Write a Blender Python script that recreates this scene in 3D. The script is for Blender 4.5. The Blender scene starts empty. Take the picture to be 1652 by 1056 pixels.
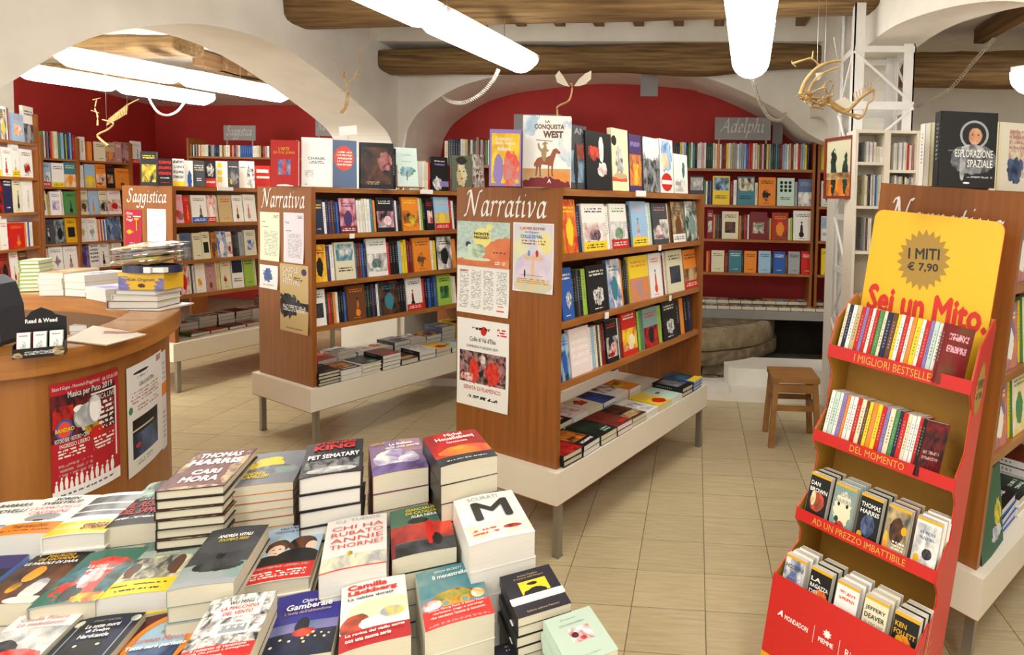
import bpy, bmesh, math, random
from mathutils import Matrix, Vector, noise
random.seed(7)
SC = bpy.context.scene; COL = SC.collection
pi = math.pi
# ------------------------------------------------------------ camera, world, light, exposure
F, PX, PY, PIT, ROL, ZC, YAW = 986.4, 1054.4, 373.2, .0493, .0183, 1.454, .0695
def _basis():
    f = Vector((0, math.cos(PIT), -math.sin(PIT))); r = Vector((1, 0, 0)); u = r.cross(f)
    c, s = math.cos(ROL), math.sin(ROL)
    r, u = r*c+u*s, u*c-r*s
    M = Matrix.Rotation(YAW, 3, 'Z')
    return M@f, M@r, M@u
CF, CR, CU = _basis(); CO = Vector((0, 0, ZC))
cam = bpy.data.objects.new('camera', bpy.data.cameras.new('camera')); COL.objects.link(cam); SC.camera = cam
cam.data.sensor_width = 36; cam.data.lens = F/1652*36; cam.data.clip_start = .02
cam.data.shift_x = -(PX-826)/1652; cam.data.shift_y = (PY-528)/1652
cam.matrix_world = Matrix.Translation(CO) @ Matrix((CR, CU, -CF)).transposed().to_4x4()
SC.view_settings.view_transform = 'Standard'; SC.view_settings.look = 'None'
SC.view_settings.gamma = 1; SC.view_settings.use_curve_mapping = False
SC.view_settings.exposure = 0.3
w_ = bpy.data.worlds.new('world'); SC.world = w_; w_.use_nodes = True
w_.node_tree.nodes['Background'].inputs[0].default_value = (1, .99, .97, 1)
w_.node_tree.nodes['Background'].inputs[1].default_value = .95
def area(name, loc, sx, sy, power, rot=(0, 0, 0), col=(1, .985, .95)):
    l = bpy.data.lights.new(name, 'AREA'); l.shape = 'RECTANGLE'; l.size = sx; l.size_y = sy; l.energy = power; l.color = col
    o = bpy.data.objects.new(name, l); COL.objects.link(o); o.location = loc; o.rotation_euler = rot
area('ceiling_lamp_behind_counter', (-1.3, -.4, 2.45), .3, 2.2, 36)
area('ceiling_lamp_by_entrance', (.5, -.6, 2.45), .3, 2.2, 42)
area('left_room_fill', (-4.7, .7, 1.75), 2.0, 1.5, 95, (pi/2+.12, 0, .3), (1, .99, .97))  # added fill light out of view, lifts the left room's red wall and shelves
area('ceiling_lamp_right_room', (2.6, 3.0, 2.5), .3, 2.0, 45)
def ray(px, py): return CF+CR*((px-PX)/F)-CU*((py-PY)/F)
def bk(px, py, ax, v):
    d = ray(px, py); i = 'xyz'.index(ax); return CO+d*((v-CO[i])/d[i])
def bkd(px, py, dep): return CO+ray(px, py)*dep
def pj(p):
    d = Vector(p)-CO; z = d.dot(CF); return PX+F*d.dot(CR)/z, PY-F*d.dot(CU)/z
# ------------------------------------------------------------ colours and materials
PAL = dict(w='EFEBE2', c='E2DAB8', k='1B1A1C', n='222A4A', b='2C5BA8', l='9CC0DC', t='3F7E8C', g='4C8A4A', G='22402F', y='F0CF2E', o='E8892A',
           r='C9241C', m='7C1F24', p='E9A7B5', v='8E7BB5', V='4A3564', s='9EA0A2', d='45474C', N='6B4127', a='C9AE7C', q='C4DCCB', L='9DBF4A', z='EAD9D4', B='5B6F92', R='E0503C', T='7C9890', W='F8F6F1', K='0B0B0C', Y='D9A514', P='B98A86')
CNAME = dict(w='white', c='cream', k='black', n='navy', b='blue', l='light blue', t='teal', g='green', G='dark green', y='yellow', o='orange', r='red',
             m='maroon', p='pink', v='lilac', V='purple', s='grey', d='dark grey', N='brown', a='tan', q='mint', L='lime green', z='blush pink', B='slate blue', R='coral', T='grey green', W='bright white', K='black', Y='gold', P='dusty pink')
def lin(h):
    if len(h) == 1: h = PAL[h]
    r = [int(h[i:i+2], 16)/255 for i in (0, 2, 4)]
    return tuple(x/12.92 if x <= .04045 else ((x+.055)/1.055)**2.4 for x in r)+(1,)
MATS = {}
def new_mat(name):
    m = bpy.data.materials.new(name); m.use_nodes = True; nt = m.node_tree; return m, nt, nt.nodes['Principled BSDF']
def N(nt, t, **k):
    n = nt.nodes.new(t)
    for a, b in k.items(): setattr(n, a, b)
    return n
def mat(name, col, rough=.5, metal=0, var=.0, scale=8, stretch=(1, 1, 1), bump=0, col2=None, spec=.5, emit=0, trans=0, alpha=1, coat=0, detail=4, coord='Object', rnd=0):
    if name in MATS: return MATS[name]
    m, nt, b = new_mat(name); c = lin(col)
    b.inputs['Base Color'].default_value = c; b.inputs['Roughness'].default_value = rough; b.inputs['Metallic'].default_value = metal
    b.inputs['Specular IOR Level'].default_value = spec; b.inputs['Coat Weight'].default_value = coat
    if emit: b.inputs['Emission Color'].default_value = c; b.inputs['Emission Strength'].default_value = emit
    if trans: b.inputs['Transmission Weight'].default_value = trans
    if alpha < 1: b.inputs['Alpha'].default_value = alpha
    if var or col2 or bump:
        tc = N(nt, 'ShaderNodeTexCoord'); mp = N(nt, 'ShaderNodeMapping'); mp.inputs['Scale'].default_value = stretch
        nz = N(nt, 'ShaderNodeTexNoise'); nz.inputs['Scale'].default_value = scale; nz.inputs['Detail'].default_value = detail
        nt.links.new(tc.outputs[coord], mp.inputs[0]); nt.links.new(mp.outputs[0], nz.inputs[0])
        fac = nz.outputs['Fac']
        if rnd:
            oi = N(nt, 'ShaderNodeObjectInfo'); ad = N(nt, 'ShaderNodeVectorMath', operation='SCALE'); ad.inputs['Scale'].default_value = 37
            nt.links.new(oi.outputs['Random'], ad.inputs[0]); a2 = N(nt, 'ShaderNodeVectorMath', operation='ADD')
            nt.links.new(tc.outputs[coord], a2.inputs[0]); nt.links.new(ad.outputs[0], a2.inputs[1]); nt.links.new(a2.outputs[0], mp.inputs[0])
        cr = N(nt, 'ShaderNodeValToRGB'); cr.color_ramp.elements[0].position = .3; cr.color_ramp.elements[1].position = .7
        if col2: cr.color_ramp.elements[0].color = lin(col2); cr.color_ramp.elements[1].color = c
        else:
            cr.color_ramp.elements[0].color = tuple(x*(1-var) for x in c[:3])+(1,); cr.color_ramp.elements[1].color = tuple(min(1, x*(1+var)) for x in c[:3])+(1,)
        nt.links.new(fac, cr.inputs[0]); out = cr.outputs[0]
        if rnd:
            hs = N(nt, 'ShaderNodeHueSaturation'); mr = N(nt, 'ShaderNodeMapRange'); mr.inputs['To Min'].default_value = 1-rnd; mr.inputs['To Max'].default_value = 1+rnd
            nt.links.new(oi.outputs['Random'], mr.inputs[0]); nt.links.new(mr.outputs[0], hs.inputs['Value']); nt.links.new(out, hs.inputs['Color']); out = hs.outputs[0]
        nt.links.new(out, b.inputs['Base Color'])
        if emit: nt.links.new(out, b.inputs['Emission Color'])
        if bump:
            bp = N(nt, 'ShaderNodeBump'); bp.inputs['Strength'].default_value = bump; bp.inputs['Distance'].default_value = .01
            nt.links.new(nz.outputs['Fac'], bp.inputs['Height']); nt.links.new(bp.outputs[0], b.inputs['Normal'])
    MATS[name] = m; return m
def plain(c, rough=.45): return mat('flat_'+c+str(rough), c, rough)
WOOD = mat('cherry_veneer', '9A5C25', .36, col2='834A1A', scale=3, stretch=(14, 14, .7), detail=6, bump=.03)
WOODH = mat('cherry_shelf', 'AA6C30', .36, col2='8E5522', scale=3, stretch=(2, 2, 14), detail=6)
WOODD = mat('desk_veneer', 'BA7A34', .3, col2='9F6127', scale=3, stretch=(1.2, 1.2, 16), detail=6, coat=.15)
WOODT = mat('desk_top_veneer', 'C4893F', .24, col2='B3762F', scale=3, stretch=(1, 3, 1), detail=6, coat=.3)
CREAM = mat('cream_laminate', 'E6DCC8', .45, var=.02, scale=5)
WALL = mat('white_plaster', 'ECE7DA', .9, var=.05, scale=5, bump=.12, detail=8)
CEIL = mat('ceiling_plaster', 'E4DED0', .92, var=.06, scale=9, bump=.15)
RED = mat('red_plaster', 'B5302A', .75, var=.08, scale=3, bump=.05)
BEAM = mat('old_timber', '9A7A4B', .8, col2='5E4425', scale=5, stretch=(.5, 9, 9), bump=1.0, detail=12)
JOIST = mat('joist_timber', '8A6A45', .8, col2='6A4D30', scale=5, stretch=(7, .6, 7), bump=.5, detail=8)
STEEL = mat('brushed_leg_metal', '9A968C', .35, .8, var=.06)
WHITEM = mat('white_painted_iron', 'E3E0DA', .45, var=.03)
STONE = mat('millstone_rock', '8C7B62', .95, col2='54472F', scale=14, bump=.9, detail=10)
STONEL = mat('light_stone', 'A39374', .95, col2='7D6C50', scale=12, bump=.8, detail=9)
DARK = mat('dark_recess', '2B2620', .95, var=.3, scale=5)
TILE = mat('travertine_tile', 'CDBD98', .33, col2='BBA97F', scale=5, stretch=(1.6, 16, 1), detail=7, rnd=.05)
GROUT = mat('grout', '8D7C5E', .9)
PAGE = mat('book_pages', 'DCD3BC', .8, col2='C5BB9F', scale=30, stretch=(.1, 45, .1), detail=2)
PAGEW = mat('white_book_pages', 'E4E0D6', .8, col2='CFCABE', scale=30, stretch=(.1, 45, .1), detail=2)
TWIG = mat('driftwood_twig', 'C9A86C', .7, col2='9C7A45', scale=30)
GREY = mat('grey_sign_board', '8E8B88', .5, var=.03)
WLET = mat('white_lettering', 'F6F4EE', .5)
PAPER = mat('white_paper', 'EFECE6', .6, var=.01)
CABLE = mat('white_coiled_cable', 'DCD5C3', .5)
LAMP, _nt, _b = new_mat('lit_diffuser'); MATS['lit'] = LAMP
_b.inputs['Base Color'].default_value = (1, 1, 1, 1); _b.inputs['Emission Color'].default_value = (1, .985, .95, 1); _b.inputs['Emission Strength'].default_value = 9
LAMP2 = LAMP.copy(); LAMP2.node_tree.nodes['Principled BSDF'].inputs['Emission Strength'].default_value = 21
# node groups for printed covers
def _grp(name, ins, build):
    g = bpy.data.node_groups.new(name, 'ShaderNodeTree')
    g.interface.new_socket('UV', in_out='INPUT', socket_type='NodeSocketVector')
    for i in ins: g.interface.new_socket(i, in_out='INPUT', socket_type='NodeSocketFloat')
    g.interface.new_socket('Fac', in_out='OUTPUT', socket_type='NodeSocketFloat')
    gi = g.nodes.new('NodeGroupInput'); go = g.nodes.new('NodeGroupOutput')
    def M(op, a, b=None, c=None):
        n = g.nodes.new('ShaderNodeMath'); n.operation = op
        for k, x in enumerate((a, b, c)):
            if x is None: continue
            if isinstance(x, (int, float)): n.inputs[k].default_value = x
            else: g.links.new(x, n.inputs[k])
        return n.outputs[0]
    sp = g.nodes.new('ShaderNodeSeparateXYZ'); g.links.new(gi.outputs['UV'], sp.inputs[0])
    r = build(g, M, sp.outputs[0], sp.outputs[1], gi.outputs); g.links.new(r, go.inputs[0]); return g
def _inrect(M, x, y, i):
    a = M('MULTIPLY', M('GREATER_THAN', x, i['x0']), M('LESS_THAN', x, i['x1']))
    return M('MULTIPLY', a, M('MULTIPLY', M('GREATER_THAN', y, i['y0']), M('LESS_THAN', y, i['y1'])))
GR = _grp('cover_rect', ['x0', 'y0', 'x1', 'y1'], lambda g, M, x, y, i: _inrect(M, x, y, i))
def _ell(g, M, x, y, i):
    nz = g.nodes.new('ShaderNodeTexNoise'); nz.inputs['Scale'].default_value = 8; nz.inputs['Detail'].default_value = 4; g.links.new(i['UV'], nz.inputs[0])
    dx = M('DIVIDE', M('SUBTRACT', x, i['x0']), i['x1']); dy = M('DIVIDE', M('SUBTRACT', y, i['y0']), i['y1'])
    d = M('ADD', M('MULTIPLY', dx, dx), M('MULTIPLY', dy, dy))
    return M('LESS_THAN', M('ADD', d, M('MULTIPLY', M('SUBTRACT', nz.outputs['Fac'], .5), i['rough'])), 1)
GE = _grp('cover_ellipse', ['x0', 'y0', 'x1', 'y1', 'rough'], _ell)
def _txt(g, M, x, y, i):
    f = M('DIVIDE', M('SUBTRACT', y, i['y0']), M('SUBTRACT', i['y1'], i['y0'])); rr = M('MULTIPLY', f, i['rows'])
    fr = M('FRACT', rr); row = M('MULTIPLY', M('GREATER_THAN', fr, .25), M('LESS_THAN', fr, .8))
    cv = g.nodes.new('ShaderNodeCombineXYZ'); g.links.new(M('MULTIPLY', x, 26), cv.inputs[0]); g.links.new(M('MULTIPLY', M('FLOOR', rr), 7.3), cv.inputs[1]); g.links.new(M('MULTIPLY', y, 22), cv.inputs[2])
    nz = g.nodes.new('ShaderNodeTexNoise'); nz.inputs['Scale'].default_value = 1; nz.inputs['Detail'].default_value = 1; g.links.new(cv.outputs[0], nz.inputs[0])
    return M('MULTIPLY', M('MULTIPLY', _inrect(M, x, y, i), row), M('GREATER_THAN', nz.outputs['Fac'], .47))
GT = _grp('cover_print_lines', ['x0', 'y0', 'x1', 'y1', 'rows'], _txt)
def cover(name, base, shapes, rough=.32):
    key = 'cov_'+name
    if key in MATS: return MATS[key]
    m, nt, b = new_mat(key); b.inputs['Roughness'].default_value = rough+.12; b.inputs['Specular IOR Level'].default_value = .32
    tc = N(nt, 'ShaderNodeTexCoord'); uv = tc.outputs['UV']
    rgb = N(nt, 'ShaderNodeRGB'); rgb.outputs[0].default_value = lin(base); cur = rgb.outputs[0]
    for s in shapes.split(';'):
        p = s.split()
        if not p: continue
        t = p[0]; v = [float(x) for x in p[1:5]]
        g = N(nt, 'ShaderNodeGroup'); g.node_tree = {'r': GR, 'n': GR, 't': GT, 'e': GE, 'b': GE, 'm': GE, 'o': GE}[t]
        nt.links.new(uv, g.inputs['UV'])
        for k, x in zip(('x0', 'y0', 'x1', 'y1'), v): g.inputs[k].default_value = x
        if t == 't': g.inputs['rows'].default_value = float(p[6]) if len(p) > 6 else 2
        if t == 'b': g.inputs['rough'].default_value = 1.6
        if t == 'e': g.inputs['rough'].default_value = 0
        if t == 'm': g.inputs['rough'].default_value = 3.2
        if t == 'o': g.inputs['rough'].default_value = .7
        mx = N(nt, 'ShaderNodeMix', data_type='RGBA'); nt.links.new(g.outputs[0], mx.inputs['Factor'] if False else mx.inputs[0]); nt.links.new(cur, mx.inputs[6])
        if t in 'nmo':
            nz = N(nt, 'ShaderNodeTexNoise'); nz.inputs['Scale'].default_value = float(p[7]) if len(p) > 7 else 4; nz.inputs['Detail'].default_value = 5; nz.inputs['Distortion'].default_value = .6
            ad = N(nt, 'ShaderNodeVectorMath', operation='ADD'); ad.inputs[1].default_value = (sum(map(ord, name)) % 97, v[0]*9, v[1]*5)
            nt.links.new(uv, ad.inputs[0]); nt.links.new(ad.outputs[0], nz.inputs[0])
            cr = N(nt, 'ShaderNodeValToRGB'); cr.color_ramp.elements[0].position = .38; cr.color_ramp.elements[1].position = .66
            cr.color_ramp.elements[0].color = lin(p[5]); cr.color_ramp.elements[1].color = lin(p[6])
            nt.links.new(nz.outputs['Fac'], cr.inputs[0]); nt.links.new(cr.outputs[0], mx.inputs[7])
        else: mx.inputs[7].default_value = lin(p[5])
        cur = mx.outputs[2]
    nt.links.new(cur, b.inputs['Base Color']); MATS[key] = m; return m
MOTIF = {'0': 't .14 .72 .86 .88 {A} 2;t .3 .12 .7 .17 {A} 1', '1': 't .15 .76 .85 .9 {A} 2;n .18 .22 .82 .62 {A} {C} 5', '2': 't .12 .74 .88 .9 {A} 2;n 0 0 1 .52 {A} {C} 4;b .5 .3 .18 .22 {C}',
         '3': 't .14 .76 .86 .9 {A} 2;m {x:.2f} {y:.2f} {p:.2f} {q:.2f} {A} {B} 7;m {x:.2f} {y:.2f} {q:.2f} {h:.2f} {C} {A} 9;t .3 .06 .7 .1 {A} 1', '4': 'n 0 0 1 1 {A} {C} 3;b .5 .4 .25 .25 {B};t .14 .74 .86 .88 {B} 2', 'a': 't .14 .78 .86 .9 {A} 2;o {x:.2f} .34 .07 .22 {A} {C} 6;o {x:.2f} .2 .13 .1 {A} {A} 4;e {x:.2f} .6 .045 .035 {C};t .3 .04 .7 .08 {A} 1',
         'b': 't .14 .8 .86 .92 {A} 2;n 0 .12 1 .6 {B} {C} 3;o {x:.2f} .32 .24 .14 {A} {C} 8;o {y:.2f} .18 .3 .05 {A} {B} 6', '6': 'n .06 .5 .94 .95 {A} {C} 4;t .14 .2 .86 .34 k 2',
         '7': ';'.join('e %.2f %.2f .09 .06 {A}' % (x, y) for x in (.25, .5, .75) for y in (.55, .69, .83))+';t .2 .2 .8 .32 {A} 2', '8': 't .08 .2 .92 .92 {A} 5'}
def auto_cover(spec):
    body, _, band = spec.partition('/'); base, mo = body[0], body[1] if len(body) > 1 else '0'
    R_ = random.Random(spec+'x'); fx, fy_, f1, f2 = R_.uniform(.38, .62), R_.uniform(.26, .42), R_.uniform(.12, .26), R_.uniform(.14, .26)
    A = body[2] if len(body) > 2 else ('w' if base in 'knbVmdGNrt' else 'k'); C = body[3] if len(body) > 3 else A
    mo = R_.choice('3aab') if mo == '3' else mo; sh = MOTIF[mo].format(A=A, C=C, B=base, x=fx, y=fy_, p=f1, q=f2, h=f1*.5)
    if band: sh += ';r 0 0 1 .2 %s;t .1 .05 .9 .15 %s 2' % (band, 'w' if band in 'rbmk' else 'k')
    return cover(spec.replace('/', '_')+'_', base, sh)
def spine_mat(c):
    t = 'w' if c in 'knbVmdGNrtgoBT' else 'k'
    return cover('spine_'+c, c, 't .35 .34 .65 .86 %s 9' % ('s' if t == 'w' else 'd'), .4)
# ------------------------------------------------------------ mesh helpers
class MB:
    def __init__(s): s.v = []; s.f = []; s.mi = []; s.uv = {}
    def quad(s, pts, m=0, uv=None):
        n = len(s.v); s.v += [tuple(p) for p in pts]; s.f.append(tuple(range(n, n+len(pts)))); s.mi.append(m)
        if uv: s.uv[len(s.f)-1] = uv
    def box(s, a, b, m=0, M=None, mf=None, uvf=None):
        x0, y0, z0 = a; x1, y1, z1 = b
        P = [Vector(p) for p in ((x0, y0, z0), (x1, y0, z0), (x1, y1, z0), (x0, y1, z0), (x0, y0, z1), (x1, y0, z1), (x1, y1, z1), (x0, y1, z1))]
        if M: P = [M@p for p in P]
        for k, q in (('f', (0, 1, 5, 4)), ('r', (1, 2, 6, 5)), ('b', (2, 3, 7, 6)), ('l', (3, 0, 4, 7)), ('t', (4, 5, 6, 7)), ('d', (3, 2, 1, 0))):
            mm = mf.get(k, m) if mf else m
            s.quad([P[i] for i in q], mm, [(0, 0), (1, 0), (1, 1), (0, 1)] if uvf and k in uvf else None)
        return s
    def prism(s, pts, z0, z1, m=0, M=None):          # polygon in xy, extruded in z (fan-safe: ngon)
        A = [Vector((x, y, z0)) for x, y in pts]; B = [Vector((x, y, z1)) for x, y in pts]
        if M: A = [M@p for p in A]; B = [M@p for p in B]
        s.quad(B, m); s.quad(A[::-1], m); n = len(pts)
        for i in range(n): j = (i+1) % n; s.quad([A[i], A[j], B[j], B[i]], m)
        return s
    def tube(s, path, rad, m=0, n=6, cap=True):
        path = [Vector(p) for p in path]; rings = []; base = len(s.v)
        for i, p in enumerate(path):
            d = (path[min(i+1, len(path)-1)]-path[max(i-1, 0)]).normalized()
            a = d.cross(Vector((0, 0, 1)));
            if a.length < 1e-3: a = Vector((1, 0, 0))
            a.normalize(); b = d.cross(a); r = rad[i] if isinstance(rad, (list, tuple)) else rad
            for k in range(n):
                t = 2*pi*k/n; s.v.append(tuple(p+a*math.cos(t)*r+b*math.sin(t)*r))
        for i in range(len(path)-1):
            for k in range(n):
                k2 = (k+1) % n; s.f.append((base+i*n+k, base+i*n+k2, base+(i+1)*n+k2, base+(i+1)*n+k)); s.mi.append(m)
        if cap:
            s.f.append(tuple(base+k for k in range(n))); s.mi.append(m)
            s.f.append(tuple(base+(len(path)-1)*n+k for k in range(n))[::-1]); s.mi.append(m)
        return s
    def mesh(s, name, mats, smooth=False):
        me = bpy.data.meshes.new(name); me.from_pydata(s.v, [], s.f)
        for m in mats: me.materials.append(m)
        me.polygons.foreach_set('material_index', s.mi)
        uvl = me.uv_layers.new(name='UVMap')
        for fi, uv in s.uv.items():
            for li, c in zip(me.polygons[fi].loop_indices, uv): uvl.data[li].uv = c
        if smooth: me.polygons.foreach_set('use_smooth', [True]*len(me.polygons))
        me.update(); return me
    def build(s, name, mats, parent=None, M=None, smooth=False):
        if not isinstance(mats, (list, tuple)): mats = [mats]
        return link(name, s.mesh(name, mats, smooth), parent, M)
def link(name, data, parent=None, M=None):
    o = bpy.data.objects.new(name, data); COL.objects.link(o)
    if parent: o.parent = parent
    if M is not None: o.matrix_local = M
    return o
def tag(o, label, cat, group=None, kind=None):
    o['label'] = label
    if cat: o['category'] = cat
    if group: o['group'] = group
    if kind: o['kind'] = kind
    return o
def struct(o, label=None):
    o['kind'] = 'structure'
    if label: o['label'] = label
    return o
def empty(name, M, label=None, cat=None, group=None):
    o = link(name, None, None, M); o.empty_display_size = .05
    if label: tag(o, label, cat, group)
    return o
def frame(x, y, z, a): return Matrix.Translation((x, y, z))@Matrix.Rotation(a, 4, 'Z')
def smooth_path(pts, k=4):
    P = [Vector(p) for p in pts]; out = []
    for i in range(len(P)-1):
        p0, p1, p2, p3 = P[max(i-1, 0)], P[i], P[i+1], P[min(i+2, len(P)-1)]
        for j in range(k):
            t = j/k; out.append(.5*((2*p1)+(p2-p0)*t+(2*p0-5*p1+4*p2-p3)*t*t+(3*p1-p0-3*p2+p3)*t**3))
    out.append(P[-1]); return out
# lettering: plain type
TXT = {}
def text(s, w, h, m, parent, M, name='lettering', bold=.0, shear=0, depth=.0004, keep=False):
    """lettering fitted to w x h (lower-left at M origin, in M's x / z plane, facing -y)"""
    mb_ = bold if ('M' in s or 'm' in s) and bold > 0 else 0
    if mb_: bold = 0
    key = (s, bold, shear)
    if key not in TXT:
        cu = bpy.data.curves.new('t', 'FONT'); cu.body = s; cu.size = 1; cu.offset = bold; cu.shear = shear; cu.resolution_u = 2; cu.fill_mode = 'FRONT'
        ob = bpy.data.objects.new('t', cu); me = bpy.data.meshes.new_from_object(ob); bpy.data.objects.remove(ob)
        xs = [v.co.x for v in me.vertices]; ys = [v.co.y for v in me.vertices]
        TXT[key] = ([tuple(v.co) for v in me.vertices], [tuple(p.vertices) for p in me.polygons], min(xs), max(xs), min(ys), max(ys)); bpy.data.curves.remove(cu)
    V_, P_, x0, x1, y0, y1 = TXT[key]
    sx = w/(x1-x0); sy = h/(y1-y0)
    if keep: sx = sy = min(sx, sy)
    VV = [((x-x0)*sx, -depth, (y-y0)*sy) for x, y, _ in V_]; PP = list(P_)
    if mb_:
        n0 = len(VV); base_v = list(VV)
        for q, (dx, dz) in enumerate(((-1, 0), (1, 0), (0, -1), (0, 1))):
            o_ = len(VV); VV += [(x+dx*mb_*sx*.9, y-.00003*(q+1), z+dz*mb_*sy*.9) for x, y, z in base_v]; PP += [tuple(i+o_ for i in p) for p in P_]
    me = bpy.data.meshes.new(name); me.from_pydata(VV, [], PP); me.materials.append(m); me.update()
    o = link(name, me, parent, M); return o
# lettering: broad-nib chancery hand for the section names
G_ = dict(
    N=(1.5, [[(-.15, 0), (.0, 0), (.18, .5), (.35, 1.65)], [(.0, 1.45), (.12, 1.65), (.35, 1.65), (.6, .9), (.9, .02)], [(.9, .02), (1.05, .8), (1.25, 1.6), (1.5, 1.68)]]),
    a=(.86, [[(.62, .82), (.45, 1), (.2, .85), (.05, .4), (.12, .03), (.3, .03), (.5, .35), (.66, .95)], [(.7, 1), (.58, .4), (.62, .03), (.84, .14)]]),
    r=(.62, [[(0, .85), (.15, 1), (.12, .6), (.03, 0)], [(.08, .5), (.25, .85), (.42, 1), (.58, .9)]]),
    t=(.52, [[(.28, 1.35), (.15, .5), (.18, .02), (.4, .12)], [(0, .98), (.46, .98)]]),
    i=(.42, [[(0, .85), (.14, 1), (.09, .4), (.14, .02), (.34, .14)], [(.2, 1.4), (.25, 1.47)]]),
    v=(.82, [[(0, .85), (.13, 1), (.2, .6), (.24, .02), (.5, .4), (.68, .8), (.62, 1)]]),
    S=(1.1, [[(1.0, 1.5), (.85, 1.7), (.5, 1.68), (.32, 1.35), (.5, 1.0), (.74, .7), (.7, .25), (.4, 0), (.1, .08), (-.02, .35)]]),
    g=(.84, [[(.62, .82), (.45, 1), (.2, .85), (.05, .4), (.12, .03), (.3, .03), (.5, .35), (.66, .95)], [(.7, 1), (.58, .1), (.42, -.55), (.12, -.72), (-.12, -.5)]]),
    s=(.58, [[(.5, .85), (.35, 1), (.16, .88), (.16, .65), (.38, .42), (.4, .15), (.2, 0), (0, .12)]]),
    c=(.6, [[(.52, .85), (.35, 1), (.12, .8), (.03, .35), (.15, .03), (.34, .03), (.54, .22)]]),
    A=(1.25, [[(-.1, 0), (.3, .5), (.85, 1.7)], [(.85, 1.7), (1.0, .02), (1.15, .05)], [(.35, .6), (1.0, .6)]]),
    d=(.86, [[(.62, .82), (.45, 1), (.2, .85), (.05, .4), (.12, .03), (.3, .03), (.5, .35), (.66, .95)], [(.86, 1.75), (.64, .6), (.62, .03), (.84, .14)]]),
    e=(.6, [[(.06, .45), (.44, .6), (.44, .92), (.28, 1), (.06, .6), (.08, .12), (.26, .02), (.52, .2)]]),
    l=(.4, [[(.1, 1.6), (.22, 1.75), (.1, .5), (.12, .02), (.32, .14)]]),
    p=(.78, [[(0, .85), (.13, 1), (.02, 0), (-.1, -.75)], [(.08, .6), (.3, .95), (.55, .95), (.62, .5), (.4, .05), (.1, .05)]]),
    h=(.78, [[(.1, 1.6), (.22, 1.75), (.12, .8), (0, 0)], [(.08, .55), (.3, .9), (.5, .92), (.44, .4), (.5, .03), (.7, .14)]]))
def chancery(word, w, h, m, parent, M, name='section_lettering'):
    """word fitted so that its width is w and x-height unit is h; origin = baseline left"""
    mb = MB(); x = 0; pts_all = []
    nib = Vector((math.cos(.75), 0, math.sin(.75)))*.12
    for ch in word:
        adv, st = G_[ch]
        for s_ in st:
            P = smooth_path([(x+p[0]+p[1]*.12, 0, p[1]) for p in s_], 6) if len(s_) > 2 else [Vector((x+p[0]+p[1]*.12, 0, p[1])) for p in s_]
            for k, (a, b) in enumerate(zip(P, P[1:])):
                y = -.0004-.00002*(k % 5)
                q = [a-nib, b-nib, b+nib, a+nib]
                if (q[1]-q[0]).cross(q[3]-q[0]).y > 0: q.reverse()
                pts_all.append([(p.x, y, p.z) for p in q])
                n2 = Vector((-nib.z, 0, nib.x))*.36          # thin edge so hairlines never vanish
                q = [a-n2, b-n2, b+n2, a+n2]
                if (q[1]-q[0]).cross(q[3]-q[0]).y > 0: q.reverse()
                pts_all.append([(p.x, y-.0002, p.z) for p in q])
        x += adv+.1
    sx = w/x
    for q in pts_all: mb.quad([(p[0]*sx, p[1], p[2]*h) for p in q])
    return mb.build(name, m, parent, M)
# ------------------------------------------------------------ books
BM = {}
def book_meshes(w, h, t, hard, cm, sm, pm, bulge=0):
    k = (round(w, 3), round(h, 3), round(t, 3), hard, cm.name, sm.name, pm.name, bulge)
    if k in BM: return BM[k]
    w, h, t = k[0], k[1], max(k[2], .004); c = .0022 if hard else .0008; i = .004 if hard else .001; X0, X1 = -w/2, w/2
    b = MB()
    if bulge:
        n = 6
        for j in range(n):
            xa, xb = X0+w*j/n, X0+w*(j+1)/n; ya, yb = [-bulge*math.sin(pi*(q/n)**.8) for q in (j, j+1)]
            b.quad([(xa, ya, 0), (xb, yb, 0), (xb, yb, h), (xa, ya, h)], 1, [(j/n, 0), ((j+1)/n, 0), ((j+1)/n, 1), (j/n, 1)])
            b.quad([(xb, yb+c, 0), (xa, ya+c, 0), (xa, ya+c, h), (xb, yb+c, h)], 2)
            for z in (0, h):
                q = [(xa, ya+c, z), (xb, yb+c, z), (xb, yb, z), (xa, ya, z)]; b.quad(q if z == 0 else q[::-1], 0)
        b.quad([(X1, 0, 0), (X1, c, 0), (X1, c, h), (X1, 0, h)], 0)
    else: b.box((X0, 0, 0), (X1, c, h), 0, mf={'f': 1}, uvf='f')
    b.box((X0, t-c, 0), (X1, t, h), 0); b.box((X0, 0 if not bulge else c*.5, 0), (X0+c, t, h), 0, uvf='l')
    me = b.mesh('book_cover', [sm, cm, pm]); p = MB()
    if bulge:
        n = 6
        for j in range(n):
            xa, xb = X0+c+(w-c-i)*j/n, X0+c+(w-c-i)*(j+1)/n; ya, yb = [c-bulge*.85*math.sin(pi*(q/n)**.8) for q in (j, j+1)]
            p.quad([(xa, t-c, i), (xb, t-c, i), (xb, yb, i), (xa, ya, i)]); p.quad([(xb, t-c, h-i), (xa, t-c, h-i), (xa, ya, h-i), (xb, yb, h-i)])
        p.quad([(X1-i, c, i), (X1-i, t-c, i), (X1-i, t-c, h-i), (X1-i, c, h-i)])
    else: p.box((X0+c, c, i), (X1-i, t-c, h-i))
    BM[k] = (me, p.mesh('page_block', [pm])); return BM[k]
NB = [0]; KIND = ['paperback']
def book(M, w, h, t, cm, sm, label, group=None, hard=False, pm=None, parts=True, bulge=0, name=None, cat='book'):
    me, pg = book_meshes(w, h, t, hard, cm, sm, pm or PAGE, bulge)
    o = link(name or ('hardback' if hard else KIND[0]), me, None, M); tag(o, label, cat, group)
    p = link('page_block', pg, o); NB[0] += 1
    return o
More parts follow.
